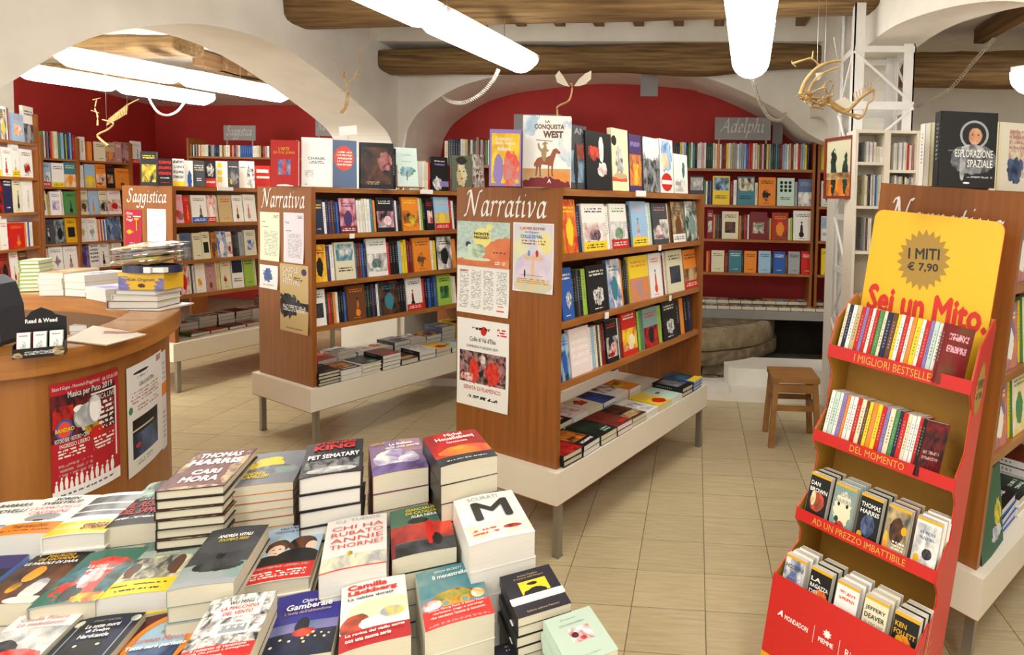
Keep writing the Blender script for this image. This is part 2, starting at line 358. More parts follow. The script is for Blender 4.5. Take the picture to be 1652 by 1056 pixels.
ONES = 'first second third fourth fifth sixth seventh eighth ninth tenth eleventh twelfth thirteenth fourteenth fifteenth sixteenth seventeenth eighteenth nineteenth'.split()
def ordn(i):
    if i < 20: return ONES[i-1]
    t = {2: 'twent', 3: 'thirt', 4: 'fort', 5: 'fift', 6: 'sixt', 7: 'sevent'}[i//10]
    return t+'ieth' if i % 10 == 0 else t+'y-'+ONES[i % 10-1]
def solve_s(Mf, y, z, px):
    a, b = -3.0, 4.0
    inv = Mf
    # pick s so that the projection's x equals px (linear fractional: two-point secant in bisect)
    def g(s):
        p = Mf@Vector((s, y, z)); d = p-CO
        return (d.dot(CR)*F-(px-PX)*d.dot(CF))
    ga, gb = g(a), g(b); return a-(b-a)*ga/(gb-ga)
def solve_h(Mf, s, y, z, py):
    def g(q):
        p = Mf@Vector((s, y, z+q)); d = p-CO
        return d.dot(CU)*F-(PY-py)*d.dot(CF)
    a, b = g(0), g(1); return -a/(b-a)
def row(Mf, z, items, where, lean=.12, y0=.025, depth=.13, group=None, ybk=None):
    """items: list of (x0,x1,ytop,code). code 'F<spec>' a cover facing out, 'S<colours>' spines. Mf: frame with -y towards the viewer"""
    n = 0; last = .2
    for it in items:
        x0, x1, yt, code = it[:4]
        s0, s1 = solve_s(Mf, y0, z, x0), solve_s(Mf, y0, z, x1)
        hh = solve_h(Mf, (s0+s1)/2, y0, z, yt)
        if code[0] == 'F':
            n += 1; spec = code[1:]; w = max(.03, s1-s0-.002); c = spec[0]
            M = Mf@Matrix.Translation(((s0+s1)/2, y0, z+.001))@Matrix.Rotation(-lean, 4, 'X')
            band = spec.partition('/')[2]
            lab = '%s face-out book%s, %s from left, %s' % (CNAME[c], ' with %s band' % CNAME[band] if band else '', ordn(n), where)
            book(M, w, hh/math.cos(lean), .022, auto_cover(spec), spine_mat(c), lab, group, False)
        else:
            cols = code[1:]; k = len(cols); e = (s1-s0)/k
            for j, c in enumerate(cols):
                n += 1; th = e*random.uniform(.88, .97); dh = hh*random.uniform(.93, 1.0)
                M = Mf@Matrix.Translation((s0+e*(j+1), y0+.008, z+.001))@Matrix.Rotation(-lean*.9, 4, 'X')@Matrix.Rotation(pi/2, 4, 'Z')@Matrix.Translation((depth/2, 0, 0))
                lab = '%s book spine, %s from left, %s' % (CNAME[c], ordn(n), where)
                book(M, depth, dh, th, plain(PAL[c]), spine_mat(c), lab, group, False)
    return n
def stack(px, z, w, l, yaw, n, t, cm, sm, label, hard, pm=None, group=None, zb=None, jit=.004, bulge=0, under=None, toplabel=None, name=None):
    """n books lying flat; px = centre of the near edge (x,y); returns the top object"""
    x, y = px; top = None; zz = z
    for k in range(n):
        tt = t*random.uniform(.95, 1.05) if k else t
        if zb is not None and zz-tt < zb-.001 and k: tt = zz-zb
        if tt < .006: break
        jx = 0 if k == 0 else random.uniform(-jit, jit); ja = 0 if k == 0 else random.uniform(-.02, .02)
        M = Matrix.Translation((x+jx, y+(random.uniform(-jit, jit) if k else 0), zz))@Matrix.Rotation(yaw+ja, 4, 'Z')@Matrix.Rotation(-pi/2, 4, 'X')
        lb = label if k == 0 else '%s, %s down' % (under or label.split(',')[0], ordn(k+1))
        o = book(M, w, l, tt, cm if k == 0 else plain(PAL['w']) if under is None else cm, sm, lb, group, hard, pm, bulge=bulge if k == 0 else 0, name=name)
        if k == 0: top = o
        zz -= tt+.0008
        if zb is not None and zz < zb+.004: break
    return top
# ============================================================ the setting
TX, TY, GX, GY = .2645, .219, -.467, 2.776
fl = struct(MB().box((-9, -1.6, -.06), (5, 9.5, -.005)).build('floor', GROUT), 'beige stone-look tiled floor')
tm = MB().box((.0016, .0016, -.006), (TX-.0016, TY-.0016, 0)).mesh('tile', [TILE])
cnt = 0; rest = MB(); cells = []
for i in range(-26, 14):
    for j in range(-14, 16):
        x, y = GX+i*TX, GY+j*TY
        if y < -.2 or y > 6.5: continue
        q = pj((x+TX/2, y+TY/2, 0)) if (Vector((x, y, 0))-CO).dot(CF) > .3 else (-999, -999)
        vis = -30 < q[0] < 1690 and q[1] < 1085 and ((q[0] > 560 and y < 5.0) or (q[0] > 270 and 2.6 < y < 5.6)) and not (q[0] > 1340 and q[1] < 700) and x < 2.2 and not (y < 1.75 and x < -.2)
        cells.append((0 if vis else 1, y, i, j, x, y))
cells.sort()
for v, _, i, j, x, y in cells:
    if v == 0 and cnt < 298: link('tile', tm, fl, Matrix.Translation((x, y, random.uniform(-.0004, .0004)))); cnt += 1
    else: rest.box((x+.0016, y+.0016, -.006), (x+TX-.0016, y+TY-.0016, 0))
o = rest.build('outer_tiles', TILE, fl); o['kind'] = 'stuff'
def arch_wall(name, prof, top, fn, m, label=None):
    """prof: (a, z) underside; fn(a, t, z) -> point, t in 0..1 through the thickness"""
    mb = MB()
    for (a0, z0), (a1, z1) in zip(prof, prof[1:]):
        if a1 > a0:
            mb.quad([fn(a0, 0, z0), fn(a1, 0, z1), fn(a1, 0, top), fn(a0, 0, top)]); mb.quad([fn(a1, 1, z1), fn(a0, 1, z0), fn(a0, 1, top), fn(a1, 1, top)])
        mb.quad([fn(a0, 1, z0), fn(a1, 1, z1), fn(a1, 0, z1), fn(a0, 0, z0)])
    for a, z in (prof[0], prof[-1]): mb.quad([fn(a, 0, z), fn(a, 1, z), fn(a, 1, top), fn(a, 0, top)])
    return struct(mb.build(name, m), label)
def sm(pts, k=5): return [(p.x, p.y) for p in smooth_path([(a, b, 0) for a, b in pts], k)]
XL = -2.55; WT = .5
prof = [(-1.6, 0), (1.25, 0), (1.25, .9)]+sm([(1.32, 1.1), (1.5, 1.36), (1.8, 1.63), (2.08, 1.82), (2.42, 2.09), (2.84, 2.27), (3.15, 2.34), (3.49, 2.36), (3.83, 2.32), (4.25, 2.21), (4.71, 2.06), (4.93, 1.95), (5.03, 1.78)])+[(5.05, 1.5), (5.05, 0), (5.9, 0)]
arch_wall('wall_left', prof, 2.96, lambda a, t, z: (XL-WT*t, a, z), WALL, 'white plastered wall with low arch to the left room')
xr = lambda y: 1.0-(y-3.7)*.075
prof = [(-1.6, 0), (1.2, 0), (1.2, 1.3)]+sm([(1.3, 1.5), (1.6, 1.82), (2.0, 2.06), (2.25, 2.17), (2.5, 2.25), (2.8, 2.32), (3.15, 2.38), (3.46, 2.41), (3.8, 2.40), (4.02, 2.34), (4.14, 2.2)])+[(4.2, 2.0), (4.2, 0), (4.5, 0), (4.5, 1.9)]+sm([(4.54, 2.02), (4.7, 2.1), (4.9, 2.14), (5.08, 2.15)])
arch_wall('wall_right', prof, 2.96, lambda a, t, z: (xr(a)+.3*t, a, z), WALL, 'white plastered wall with wide arch to the right room')
prof = [(-2.6, 0), (-2.5, 0), (-2.5, 1.85)]+sm([(-2.47, 2.02), (-2.38, 2.16), (-2.22, 2.28), (-2.06, 2.37), (-1.89, 2.43), (-1.6, 2.49), (-.9, 2.56), (-.16, 2.52), (.02, 2.48), (.18, 2.43), (.33, 2.37), (.46, 2.31), (.6, 2.24), (.74, 2.15), (.86, 2.05), (.98, 1.98), (1.1, 1.94), (1.25, 1.9)])+[(1.3, 1.7), (1.3, 0), (1.6, 0)]
arch_wall('wall_back', prof, 2.96, lambda a, t, z: (a, 5.08+.75*t, z), WALL, 'white plastered end wall with a flat arch over the red niche')
struct(MB().box((-2.6, 5.84, 0), (1.6, 5.95, 2.8)).build('wall_niche', RED), 'dark red wall at the back of the niche')
struct(MB().box((-2.6, -1.6, 2.9), (1.4, 5.2, 3.0)).build('ceiling', CEIL))
struct(MB().box((-2.55, 4.74, 2.68), (.95, 5.08, 2.92)).build('wall_over_beam', WALL))
# left room
P1, P2, P3 = bkd(22, 150, 6.2), bkd(250, 200, 8.6), bkd(640, 200, 8.0)
def vwall(name, a, b, z0, z1, m, label=None, th=.1):
    d = Vector((b.x-a.x, b.y-a.y, 0)); n = Vector((-d.y, d.x, 0)).normalized()*th
    mb = MB(); mb.prism([(a.x, a.y), (b.x, b.y), (b.x+n.x, b.y+n.y), (a.x+n.x, a.y+n.y)], z0, z1); return struct(mb.build(name, m), label)
vwall('wall_left_room_side', P1, P2, 0, 2.9, RED, 'red wall behind the left bookcases')
vwall('wall_left_room_back', P2, P3, 0, 2.9, RED, 'red wall at the back of the left room')
vwall('wall_left_room_end', Vector((P1.x-1.2, 1.0, 0)), P1, 0, 2.9, WALL)
struct(MB().box((-9, -1.6, 2.66), (-3.05, 9.4, 2.76)).build('ceiling_left_room', CEIL))
# right room
struct(MB().box((1.6, 5.3, 1.98), (4.6, 5.4, 2.9)).build('wall_right_room', WALL)); struct(MB().box((1.6, 5.28, 0), (4.6, 5.42, 1.98)).build('wall_right_room_lower', mat('maroon_plaster', '5A1917', .8)))
struct(MB().box((4.6, -1.6, 0), (4.7, 5.4, 2.9)).build('wall_right_room_side', WALL))
struct(MB().box((1.2, -1.6, 2.72), (4.7, 5.4, 2.82)).build('ceiling_right_room', CEIL))
# ------------------------------------------------------------ timber beams and joists
def log(name, a, b, hw, hh, label, seed=0, n=40, swell=()):
    a, b = Vector(a), Vector(b); d = (b-a); L = d.length; d.normalize(); s = d.cross(Vector((0, 0, 1))).normalized(); up = s.cross(d); mb = MB(); ring = 14
    for i in range(n+1):
        t = i/n; c = a+d*L*t; g = 1+sum(am*math.exp(-((t-cc)/ww)**2) for cc, am, ww in swell)
        for k in range(ring):
            th = 2*pi*k/ring; cx, sx = math.cos(th), math.sin(th); q = .6
            ex = math.copysign(abs(cx)**q, cx)*hw; ez = math.copysign(abs(sx)**(q*.7), sx)*hh*g
            nz = noise.noise(Vector((t*L*1.7+seed, cx*.8, sx*.8)))*.035+noise.noise(Vector((t*L*7+seed, cx*2, sx*2)))*.01
            mb.v.append(tuple(c+s*(ex*(1+nz*3))+up*(ez*(1+nz*2.2)+nz*.6)))
    for i in range(n):
        for k in range(ring): k2 = (k+1) % ring; mb.f.append((i*ring+k, i*ring+k2, (i+1)*ring+k2, (i+1)*ring+k)); mb.mi.append(0)
    mb.f.append(tuple(range(ring))[::-1]); mb.mi.append(0); mb.f.append(tuple(n*ring+k for k in range(ring))); mb.mi.append(0)
    o = mb.build(name, BEAM, smooth=True); tag(o, label, 'beam', 'rough ceiling beams'); return o
log('ceiling_beam', (-2.56, 3.78, 2.66), (1.02, 3.72, 2.72), .15, .14, 'rough brown ceiling beam nearest the front, crossing above the lamps', 3)
log('ceiling_beam', (-2.56, 4.88, 2.545), (.93, 4.9, 2.6), .13, .085, 'gnarled ceiling beam over the red niche with a knotty swell', 11, swell=((.72, .55, .14), (.3, .2, .2)))
log('ceiling_beam', bk(60, 78, 'z', 2.5), bk(306, 74, 'z', 2.5), .12, .07, 'short brown beam above the paired lamps of the left room', 5)
log('ceiling_beam', bk(60, 112, 'z', 2.48), bk(560, 150, 'z', 2.48), .12, .06, 'long brown beam behind the paired lamps of the left room', 8)
log('ceiling_beam', (1.28, 4.5, 2.42), (4.2, 4.55, 2.4), .14, .12, 'dark heavy beam seen through the right-hand arch', 17)
log('ceiling_beam', (1.28, 3.0, 2.55), (4.2, 3.0, 2.5), .12, .1, 'pale brown beam close under the right-hand arch', 21)
xs = [-2.3+.305*i for i in range(11)]
for i, x in enumerate(xs):
    o = MB().box((x-.037, 3.0, 2.79), (x+.037, 4.76, 2.9)).build('ceiling_joist', JOIST)
    tag(o, 'square ceiling joist over the front beam, %s from the left wall' % ordn(i+1), 'joist', 'ceiling joists')
for i in range(5):
    x = 1.5+.45*i; o = MB().box((x-.035, 3.1, 2.6), (x+.035, 4.5, 2.7)).build('ceiling_joist', JOIST); tag(o, 'ceiling joist of the right room, %s from the tower' % ordn(i+1), 'joist', 'right room joists')
for i in range(5):
    p = bk(335+38*i, 104+8*i, 'z', 2.55); o = MB().box((p.x-.05, p.y-.1, 2.52), (p.x+.05, p.y+1.2, 2.64)).build('ceiling_joist', JOIST); tag(o, 'ceiling joist of the left room, %s beside the long lamp' % ordn(i+1), 'joist', 'left room joists')
# ------------------------------------------------------------ lamps
def fixture(a, b, w, h, label, joints=(), wires=(), m=None):
    a, b = Vector(a), Vector(b); d = b-a; L = d.length; yaw = math.atan2(d.y, d.x)
    M = Matrix.Translation(a)@Matrix.Rotation(yaw, 4, 'Z')
    root = empty('strip_lamp', M, label, 'lamp', 'hanging strip lamps')
    segs = [0]+list(joints)+[L]
    for s0, s1 in zip(segs, segs[1:]):
        mb = MB(); ns = 10; n = 14; v = []
        for i in range(n+1):
            t = i/n; x = s0+.004+(s1-s0-.008)*t; e = min(x-s0, s1-x); k = math.sqrt(max(.0, 1-(1-min(1, (e+.012)/(w*.42)))**2))
            for j in range(ns+1):
                th = pi*j/ns; mb.v.append((x, math.cos(th)*w/2*(.45+.55*k), -math.sin(th)*h*k))
        for i in range(n):
            for j in range(ns): q = i*(ns+1)+j; mb.f.append((q, q+1, q+ns+2, q+ns+1)); mb.mi.append(0)
        # spread the samples towards the ends
        mb.build('diffuser', m or LAMP, root, smooth=True)
        MB().box((s0+.01, -w*.42, 0), (s1-.01, w*.42, .025)).build('housing', mat('lamp_housing', 'D9D6CE', .5), root)
    for s in wires: MB().tube([(s, 0, .02), (s, 0, .62)], .003, n=4).build('suspension_wire', STEEL, root)
    return root
fixture(bk(850, 97, 'z', 2.36), bk(560, -48, 'z', 2.36), .22, .1, 'long white strip lamp reaching from the top edge towards the niche', joints=(1.05,), wires=(.3, .9))
fixture(bk(1211, 102, 'z', 2.32), bk(1213, -120, 'z', 2.32), .23, .11, 'white strip lamp hanging end-on between the niche and the tower', joints=(.98,), wires=(.3,))
a, b = bk(339, 157, 'z', 2.3), bk(30, 108, 'z', 2.3); fixture(a, b, .2, .08, 'lower strip lamp of the pair behind the left arch', joints=((b-a).length*.55,), wires=(.4,), m=LAMP2)
a, b = bk(463, 150, 'z', 2.32), bk(95, 82, 'z', 2.32); fixture(a, b, .22, .09, 'upper strip lamp of the pair behind the left arch', joints=((b-a).length*.55,), wires=(.4,), m=LAMP2)
fixture(bk(1634, 122, 'z', 2.1), bk(1760, 108, 'z', 2.1), .22, .1, 'strip lamp half seen through the right-hand arch')
def coil(name, pts, label, r=.011, turns=60, flat=False, tr=.0045, m=None):
    P = smooth_path(pts, 10); mb = MB(); out = []; n = turns*5; tot = len(P)-1
    if flat: out = P
    else:
        for i in range(n+1):
            t = i/n*tot; k = min(int(t), tot-1); p = P[k].lerp(P[k+1], t-k); d = (P[k+1]-P[k]).normalized(); a = d.cross(Vector((0, 1, .2))).normalized(); b = d.cross(a); th = 2*pi*turns*i/n
            out.append(p+a*math.cos(th)*r+b*math.sin(th)*r)
    mb.tube(out, tr if not flat else r, n=4 if not flat else 6); o = mb.build(name, m or CABLE, smooth=True); tag(o, label, 'cable', 'lamp cables')
Y = 3.95
coil('coiled_cable', [bk(804, 112, 'y', Y), bk(795, 130, 'y', Y), bk(775, 152, 'y', Y), bk(750, 165, 'y', Y), bk(728, 164, 'y', Y+.3), bk(715, 155, 'y', 4.9)], 'coiled white cable sagging between the long lamp and the pier', turns=46)
coil('coiled_cable', [bk(1212, 118, 'y', 4.0), bk(1217, 140, 'y', 4.1), bk(1226, 165, 'y', 4.3), bk(1240, 188, 'y', 4.6), bk(1257, 194, 'y', 4.8), bk(1267, 182, 'y', 5.05)], 'coiled white cable hanging below the end-on lamp', turns=46)
coil('coiled_cable', [bk(1604, 62, 'y', 3.0), bk(1570, 100, 'y', 3.2), bk(1530, 145, 'y', 3.4), bk(1478, 172, 'y', 3.7)], 'thin spiral wire running up to the beam in the right room', r=.0085, turns=42, tr=.0022, m=mat('dark_wire', '8F8472', .5))
coil('lamp_cable', [bk(240, 158, 'z', 2.25), bk(252, 178, 'y', 4.2), bk(268, 186, 'y', 4.2), bk(285, 180, 'y', 4.3), bk(297, 166, 'y', 4.4)], 'smooth white cable looped under the left room lamps', r=.008, flat=True)
# ------------------------------------------------------------ wall pieces: signs, millstone, ledge
def sign(px0, px1, py0, py1, yv, label, word=None, th=.012):
    a, b = bk(px0, py1, 'y', yv), bk(px1, py1, 'y', yv); t = bk(px0, py0, 'y', yv); w, h = b.x-a.x, t.z-a.z
    M = Matrix.Translation(a); o = MB().box((0, 0, 0), (w, th, h)).build('section_sign', GREY, None, M); tag(o, label, 'sign')
    MB().box((.03, .002, -.06), (.045, .01, 0)).build('foot', GREY, o) if word else 0; word and MB().box((w-.045, .002, -.06), (w-.03, .01, 0)).build('foot', GREY, o)
    if word: chancery(word, w*.8, h*.36, mat('pale_grey_lettering', 'C9C7C3', .5), o, Matrix.Translation((w*.1, -.002, h*.34)))
    return o
sign(361, 412, 202, 226, 6.9, 'grey hanging sign reading Saggistica on the red wall', 'Saggistica')
sign(509, 552, 192, 219, 6.9, 'grey hanging sign half hidden behind the left arch', 'Narrativa')
sign(1153, 1243, 189, 225, 5.36, 'grey sign reading Adelphi above the niche bookcase', 'Adelphi')
sign(1033, 1061, 115, 155, 5.2, 'small blank grey plate hanging from the knotty beam')
sign(829, 905, 184, 212, 5.3, 'dark grey sign mostly hidden behind the western book')
sign(1246, 1262, 192, 236, 5.5, 'narrow grey panel on the wall right of the Adelphi sign')
# millstone base in the niche: two stepped stone drums
def drum(cx, cy, r, z0, z1, m, name, parent, seed):
    mb = MB(); n = 64; rows_ = [(z0, r*.985), (z0+.01, r), ((z0+z1)/2, r), (z1-.012, r), (z1, r*.98), (z1, 0)]
    for z, rr in rows_:
        for k in range(n):
            th = 2*pi*k/n; q = rr+noise.noise(Vector((math.cos(th)*3+seed, math.sin(th)*3, z*9)))*.012
            mb.v.append((cx+math.cos(th)*q, min(5.835, cy+math.sin(th)*q), z+(noise.noise(Vector((math.cos(th)*4, math.sin(th)*4, seed)))*.008 if rr else 0)))
    for i in range(len(rows_)-1):
        for k in range(n): k2 = (k+1) % n; mb.f.append((i*n+k, i*n+k2, (i+1)*n+k2, (i+1)*n+k)); mb.mi.append(0)
    return mb.build(name, m, parent, smooth=True)
ms = empty('millstone_press', Matrix.Translation((0, 0, 0)), 'old round stone oil press set on rough masonry below the niche shelf', 'millstone')
drum(-.15, 5.62, .88, .28, .46, STONEL, 'upper_stone', ms, 1); drum(-.15, 5.62, .9, .17, .275, STONE, 'lower_stone', ms, 5)
drum(-.15, 5.62, .82, .462, .468, STONE, 'stone_rim', ms, 9)
random.seed(3)
for r_ in range(2):
    x = -.75
    while x < .42-.12*r_:
        w = random.uniform(.13, .26); yy = 5.62-math.sqrt(max(.05, .86**2-(x+w/2+.15)**2)) if abs(x+w/2+.15) < .8 else 5.2
        mb = MB().box((x, max(4.83, yy-.02), r_*.085), (x+w-.012, max(4.83, yy)+.3, r_*.085+.078)); mb.build('stone', STONE, ms); x += w
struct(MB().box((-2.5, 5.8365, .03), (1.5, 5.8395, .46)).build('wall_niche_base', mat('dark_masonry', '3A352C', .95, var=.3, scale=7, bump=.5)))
struct(MB().box((-2.5, 4.95, .0), (1.18, 5.84, .03)).build('floor_niche', mat('grey_concrete', '7C7466', .9, var=.2, scale=6, bump=.3)))
led = MB(); pts = [(1.3, 4.98), (1.3, 4.62), (.32, 4.62), (.27, 4.66), (.24, 4.74), (.25, 4.98)]
led.prism(pts, 0, .2); led.prism([(.3, 4.98), (.3, 4.45), (-.4, 4.5), (-2.4, 4.55), (-2.4, 4.98)][::-1], 0, .06); led.prism([(1.3, 4.64), (1.3, 4.45), (.28, 4.45), (.28, 4.64)], 0, .075)
struct(led.build('trim_niche_ledge', WALL), 'white rounded plaster step in front of the millstone')
# ------------------------------------------------------------ iron lattice tower
tw = empty('lattice_tower', frame(.875, 3.6, 0, 0), 'white painted iron lattice pillar under the right-hand arch', 'pillar')
S_ = .34; top_l, top_r = 2.9, 2.37
for cx, cy, tz in ((0, 0, top_l), (0, S_, top_l), (S_, 0, top_r), (S_, S_, top_r)):
    sx = 1 if cx == 0 else -1; sy = 1 if cy == 0 else -1
    mb = MB().box((min(cx, cx+sx*.06), min(cy, cy+sy*.008), 0), (max(cx, cx+sx*.06), max(cy, cy+sy*.008), tz)); mb.box((min(cx, cx+sx*.008), min(cy, cy+sy*.06), 0), (max(cx, cx+sx*.008), max(cy, cy+sy*.06), tz)); mb.build('corner_post', WHITEM, tw)
lv = [.12, .42, .74, 1.06, 1.38, 1.70, 2.02, 2.34]
C4 = [(0, 0), (S_, 0), (S_, S_), (0, S_)]
for q, z in enumerate(lv):
    for k in range(4):
        a, b = C4[k], C4[(k+1) % 4]; x0, x1 = sorted((a[0], b[0])); y0, y1 = sorted((a[1], b[1])); MB().box((x0-.002, y0-.002, z-.018), (x1+.004, y1+.004, z+.018)).build('cross_bar', WHITEM, tw)
        if q+1 < len(lv):
            z2 = lv[q+1]; p0, p1 = (a, b) if (q+k) % 2 else (b, a)
            MB().tube([(p0[0], p0[1], z+.01), (p1[0], p1[1], z2-.01)], .008, n=6).build('diagonal_rod', WHITEM, tw)
MB().box((-.002, -.004, 2.0), (S_, .0, 2.045)).build('cross_bar', WHITEM, tw)
# ------------------------------------------------------------ double-sided shop bookcases on cream plinths
H, KZ, LZ = 1.5, .366, .235; SH = (1.232, .957, .705)
GRP = 'cream-plinth bookcases'
def unit(x, y, yaw, W, L, word, label, lean=0, legs=4):
    M = frame(x, y, 0, yaw)
    if lean:
        p = M@Vector((W/2, 0, KZ)); M = Matrix.Translation(p)@Matrix.Rotation(lean, 4, (M.to_3x3()@Vector((0, 1, 0))))@Matrix.Translation(-p)@M
    r = empty('bookcase', M, label, 'bookcase', GRP); ov = .03
    for v in (0, L-.025): MB().box((-W/2, v, KZ), (W/2, v+.025, H)).build('end_panel', WOOD, r)
    for s in SH:
        for sg in (-1, 1): x0, x1 = sorted((sg*.012, sg*(W/2-.008))); MB().box((x0, .025, s-.028), (x1, L-.025, s)).build('shelf', WOODH, r)
    MB().box((-W/2+.02, .025, H-.03), (W/2-.02, L-.025, H-.002)).build('top_board', WOODH, r)
    MB().box((-.012, .025, SH[2]-.02), (.012, L-.025, H-.03)).build('back_panel', WOOD, r)
    k = MB(); k.box((-W/2-ov, -ov, LZ), (W/2+ov, L+ov, KZ-.02)); k.box((-W/2-ov+.0, -ov, KZ-.02), (W/2+ov, L+ov, KZ)); k.build('plinth', CREAM, r)
    MB().box((-W/2-ov-.0005, -ov-.0005, LZ-.003), (W/2+ov+.0005, L+ov+.0005, LZ)).build('plinth_edge', mat('plinth_edge_wood', '8C5128', .5), r)
    for sx in (-1, 1):
        for v in (.0, L): cx = sx*(W/2+ov-.03); MB().box((cx-.014, v-.014+(.015 if v == 0 else -.015), .008), (cx+.014, v+.014+(.015 if v == 0 else -.015), LZ-.003)).box((cx-.016, v-.016+(.015 if v == 0 else -.015), 0), (cx+.016, v+.016+(.015 if v == 0 else -.015), .008)).build('leg', STEEL, r)
    if word: chancery(word, W*.8, .062 if word[0] == 'N' else .056, WLET, r, Matrix.Translation((-W*.4, -.001, 1.38 if not lean else 1.35)))
    return r
def r2(x, y): c, s = math.cos(YAW), math.sin(YAW); return c*x-s*y, s*x+c*y
UA = (*r2(-3.7119, 4.4764), -.362+YAW); UB = (*r2(-2.1553, 3.5559), -.5372+YAW); UC = (*r2(-.622, 2.5545), -.5174+YAW)
UW, UL = .5672, 1.3593
ua = unit(*UA, UW, UL, 'Saggistica', 'farthest double-sided bookcase, lettered Saggistica, on a cream plinth')
ub = unit(*UB, UW, UL, 'Narrativa', 'middle bookcase lettered Narrativa with a film festival poster on its end')
uc = unit(*UC, UW, UL, 'Narrativa', 'nearest central bookcase lettered Narrativa with a flamenco poster on its end')
_br = bk(1575, 920, 'z', KZ); _y = -.75; _W = .43; ud_o = (_br.x-_W/2*math.cos(_y), _br.y-_W/2*math.sin(_y))
ud = unit(*ud_o, _y, _W, 1.5, 'Narrativa', 'bookcase behind the red display stand, its lettered end half hidden', lean=.075)
bpy.context.view_layer.update()
def side_frame(u, W, sgn=1):
    """frame on the right-hand long side: x runs away along the case, -y faces out"""
    return u.matrix_world@Matrix.Translation((W/2-.008, 0, 0))@Matrix.Rotation(pi/2, 4, 'Z')
# ------------------------------------------------------------ wall bookcases
def wallcase(M, W, z0, z1, shelves, label, depth=.26, ups=(), back=None, group='wall bookcases', m=None, t=.022, name='wall_bookcase'):
    m = m or WOODH; r = empty(name, M, label, 'bookcase', group)
    for x in (0, W-t)+tuple(ups): MB().box((x, 0, z0), (x+t, depth, z1)).build('upright', WOOD if m is WOODH else m, r)
    for z in shelves: MB().box((t, .004, z-t), (W-t, depth, z)).build('shelf', m, r)
    if back: MB().box((t, depth, z0), (W-t, depth+.01, z1)).build('back_panel', back, r)
    return r
def px_frame(a, b):
    d = b-a; return frame(a.x, a.y, 0, math.atan2(d.y, d.x)), Vector((d.x, d.y)).length
# niche: Adelphi case
GA = 'niche bookcases'; ZA = (1.745, 1.435, 1.14, .85)
Madel = frame(-1.95, 5.3, 0, 0)
ca = wallcase(Madel, 2.95, .56, 1.99, ZA, 'long niche bookcase under the Adelphi sign', ups=(1.2, 1.24), group=GA)
Mr = frame(1.02, 5.3, 0, 0); cb = wallcase(Mr, .26, .56, 1.99, ZA, 'narrow niche bookcase end beside the lattice tower', group=GA)
tag(MB().box((-2.4, 5.2, .47), (1.28, 5.8, .545)).build('display_ledge', mat('grey_board', '8C8880', .6)), 'grey board ledge carrying flat books over the millstone', 'shelf')
W1 = 'niche bookcase'
row(Madel, ZA[0], [(716, 722, 226, 'Sc'), (722, 790, 224, 'Sddnkkwcakcdstwmgw'), (1085, 1305, 230, 'SddnywlkgwtkwwpwGGGcwowmmywasswlslbrrwcaNpnysdGtdmslwamcwrslyn')], 'top shelf,  niche bookcase', depth=.13, lean=.0, group='spines on the niche top shelf')
row(Madel, ZA[1], [(1112, 1135, 284, 'Fd6sw'), (1135, 1147, 290, 'SgwGb'), (1149, 1177, 284, 'Fy6ln'), (1177, 1188, 290, 'Smw'), (1189, 1217, 285, 'Ft6ck'), (1217, 1222, 292, 'Sc'), (1223, 1251, 286, 'Fo3kk'), (1253, 1281, 287, 'Fq7kk'), (1281, 1286, 293, 'Ss'), (1287, 1313, 289, 'FB2sw')], 'second shelf,  niche bookcase', lean=.05, group='books on the niche second shelf')
row(Madel, ZA[2], [(1140, 1150, 339, 'Fm1wk'), (1150, 1163, 345, 'SodNk'), (1164, 1191, 341, 'Fc1Nk'), (1192, 1208, 346, 'SoNkrmw'), (1209, 1237, 342, 'Fm1dc'), (1237, 1244, 350, 'Sdo'), (1245, 1271, 343, 'Fo4Nr'), (1271, 1278, 350, 'ScL'), (1279, 1310, 340, 'Fw3kk')], 'third shelf,  niche bookcase', lean=.05, group='books on the niche third shelf')
row(Madel, ZA[3], [(1139, 1145, 404, 'Sor'), (1147, 1168, 404, 'Fc0k'), (1169, 1174, 408, 'SrN'), (1175, 1196, 404, 'Ft0w'), (1196, 1199, 408, 'SG'), (1200, 1220, 405, 'Fo0k'), (1223, 1243, 405, 'Fl0k'), (1243, 1246, 410, 'SG'), (1247, 1266, 406, 'Fb0w'), (1266, 1270, 410, 'SN'), (1271, 1290, 406, 'Fs0k'), (1292, 1312, 406, 'Fr0w')], 'lowest shelf,  niche bookcase', lean=.05, group='books on the niche lowest shelf')
for z, c, p, nm in ((ZA[0], 'Fy0a', 236, 'top'), (ZA[1], 'Fw3kd', 292, 'second'), (ZA[2], 'Fw6ls', 349, 'third'), (ZA[3], 'Fy3kk', 401, 'lowest')):
    row(Mr, z, [(1324, 1340, p, c)], '%s shelf, narrow niche case' % nm, lean=.05)
for r_, (yy, zz) in enumerate(((5.2, .545), (5.38, .545))):
    cc = 'dnkmmlPVBd' if r_ == 0 else 'lawsycsVkGa'
    for i in range(15):
        x = -.42+.103*i; c = cc[i % len(cc)]
        if x > 1.06: continue
        M = Matrix.Translation((x+.05, yy+.01, zz+.03+.022*r_))@Matrix.Rotation(-pi/2, 4, 'X')
        book(M, .1, .155, .028+.022*r_, auto_cover(c+'2ka'), spine_mat(c), '%s book lying flat, %s from the middle bookcase, %s row on the grey ledge' % (CNAME[c], ordn(i+1), 'front' if r_ == 0 else 'back'), 'flat books on the grey ledge')
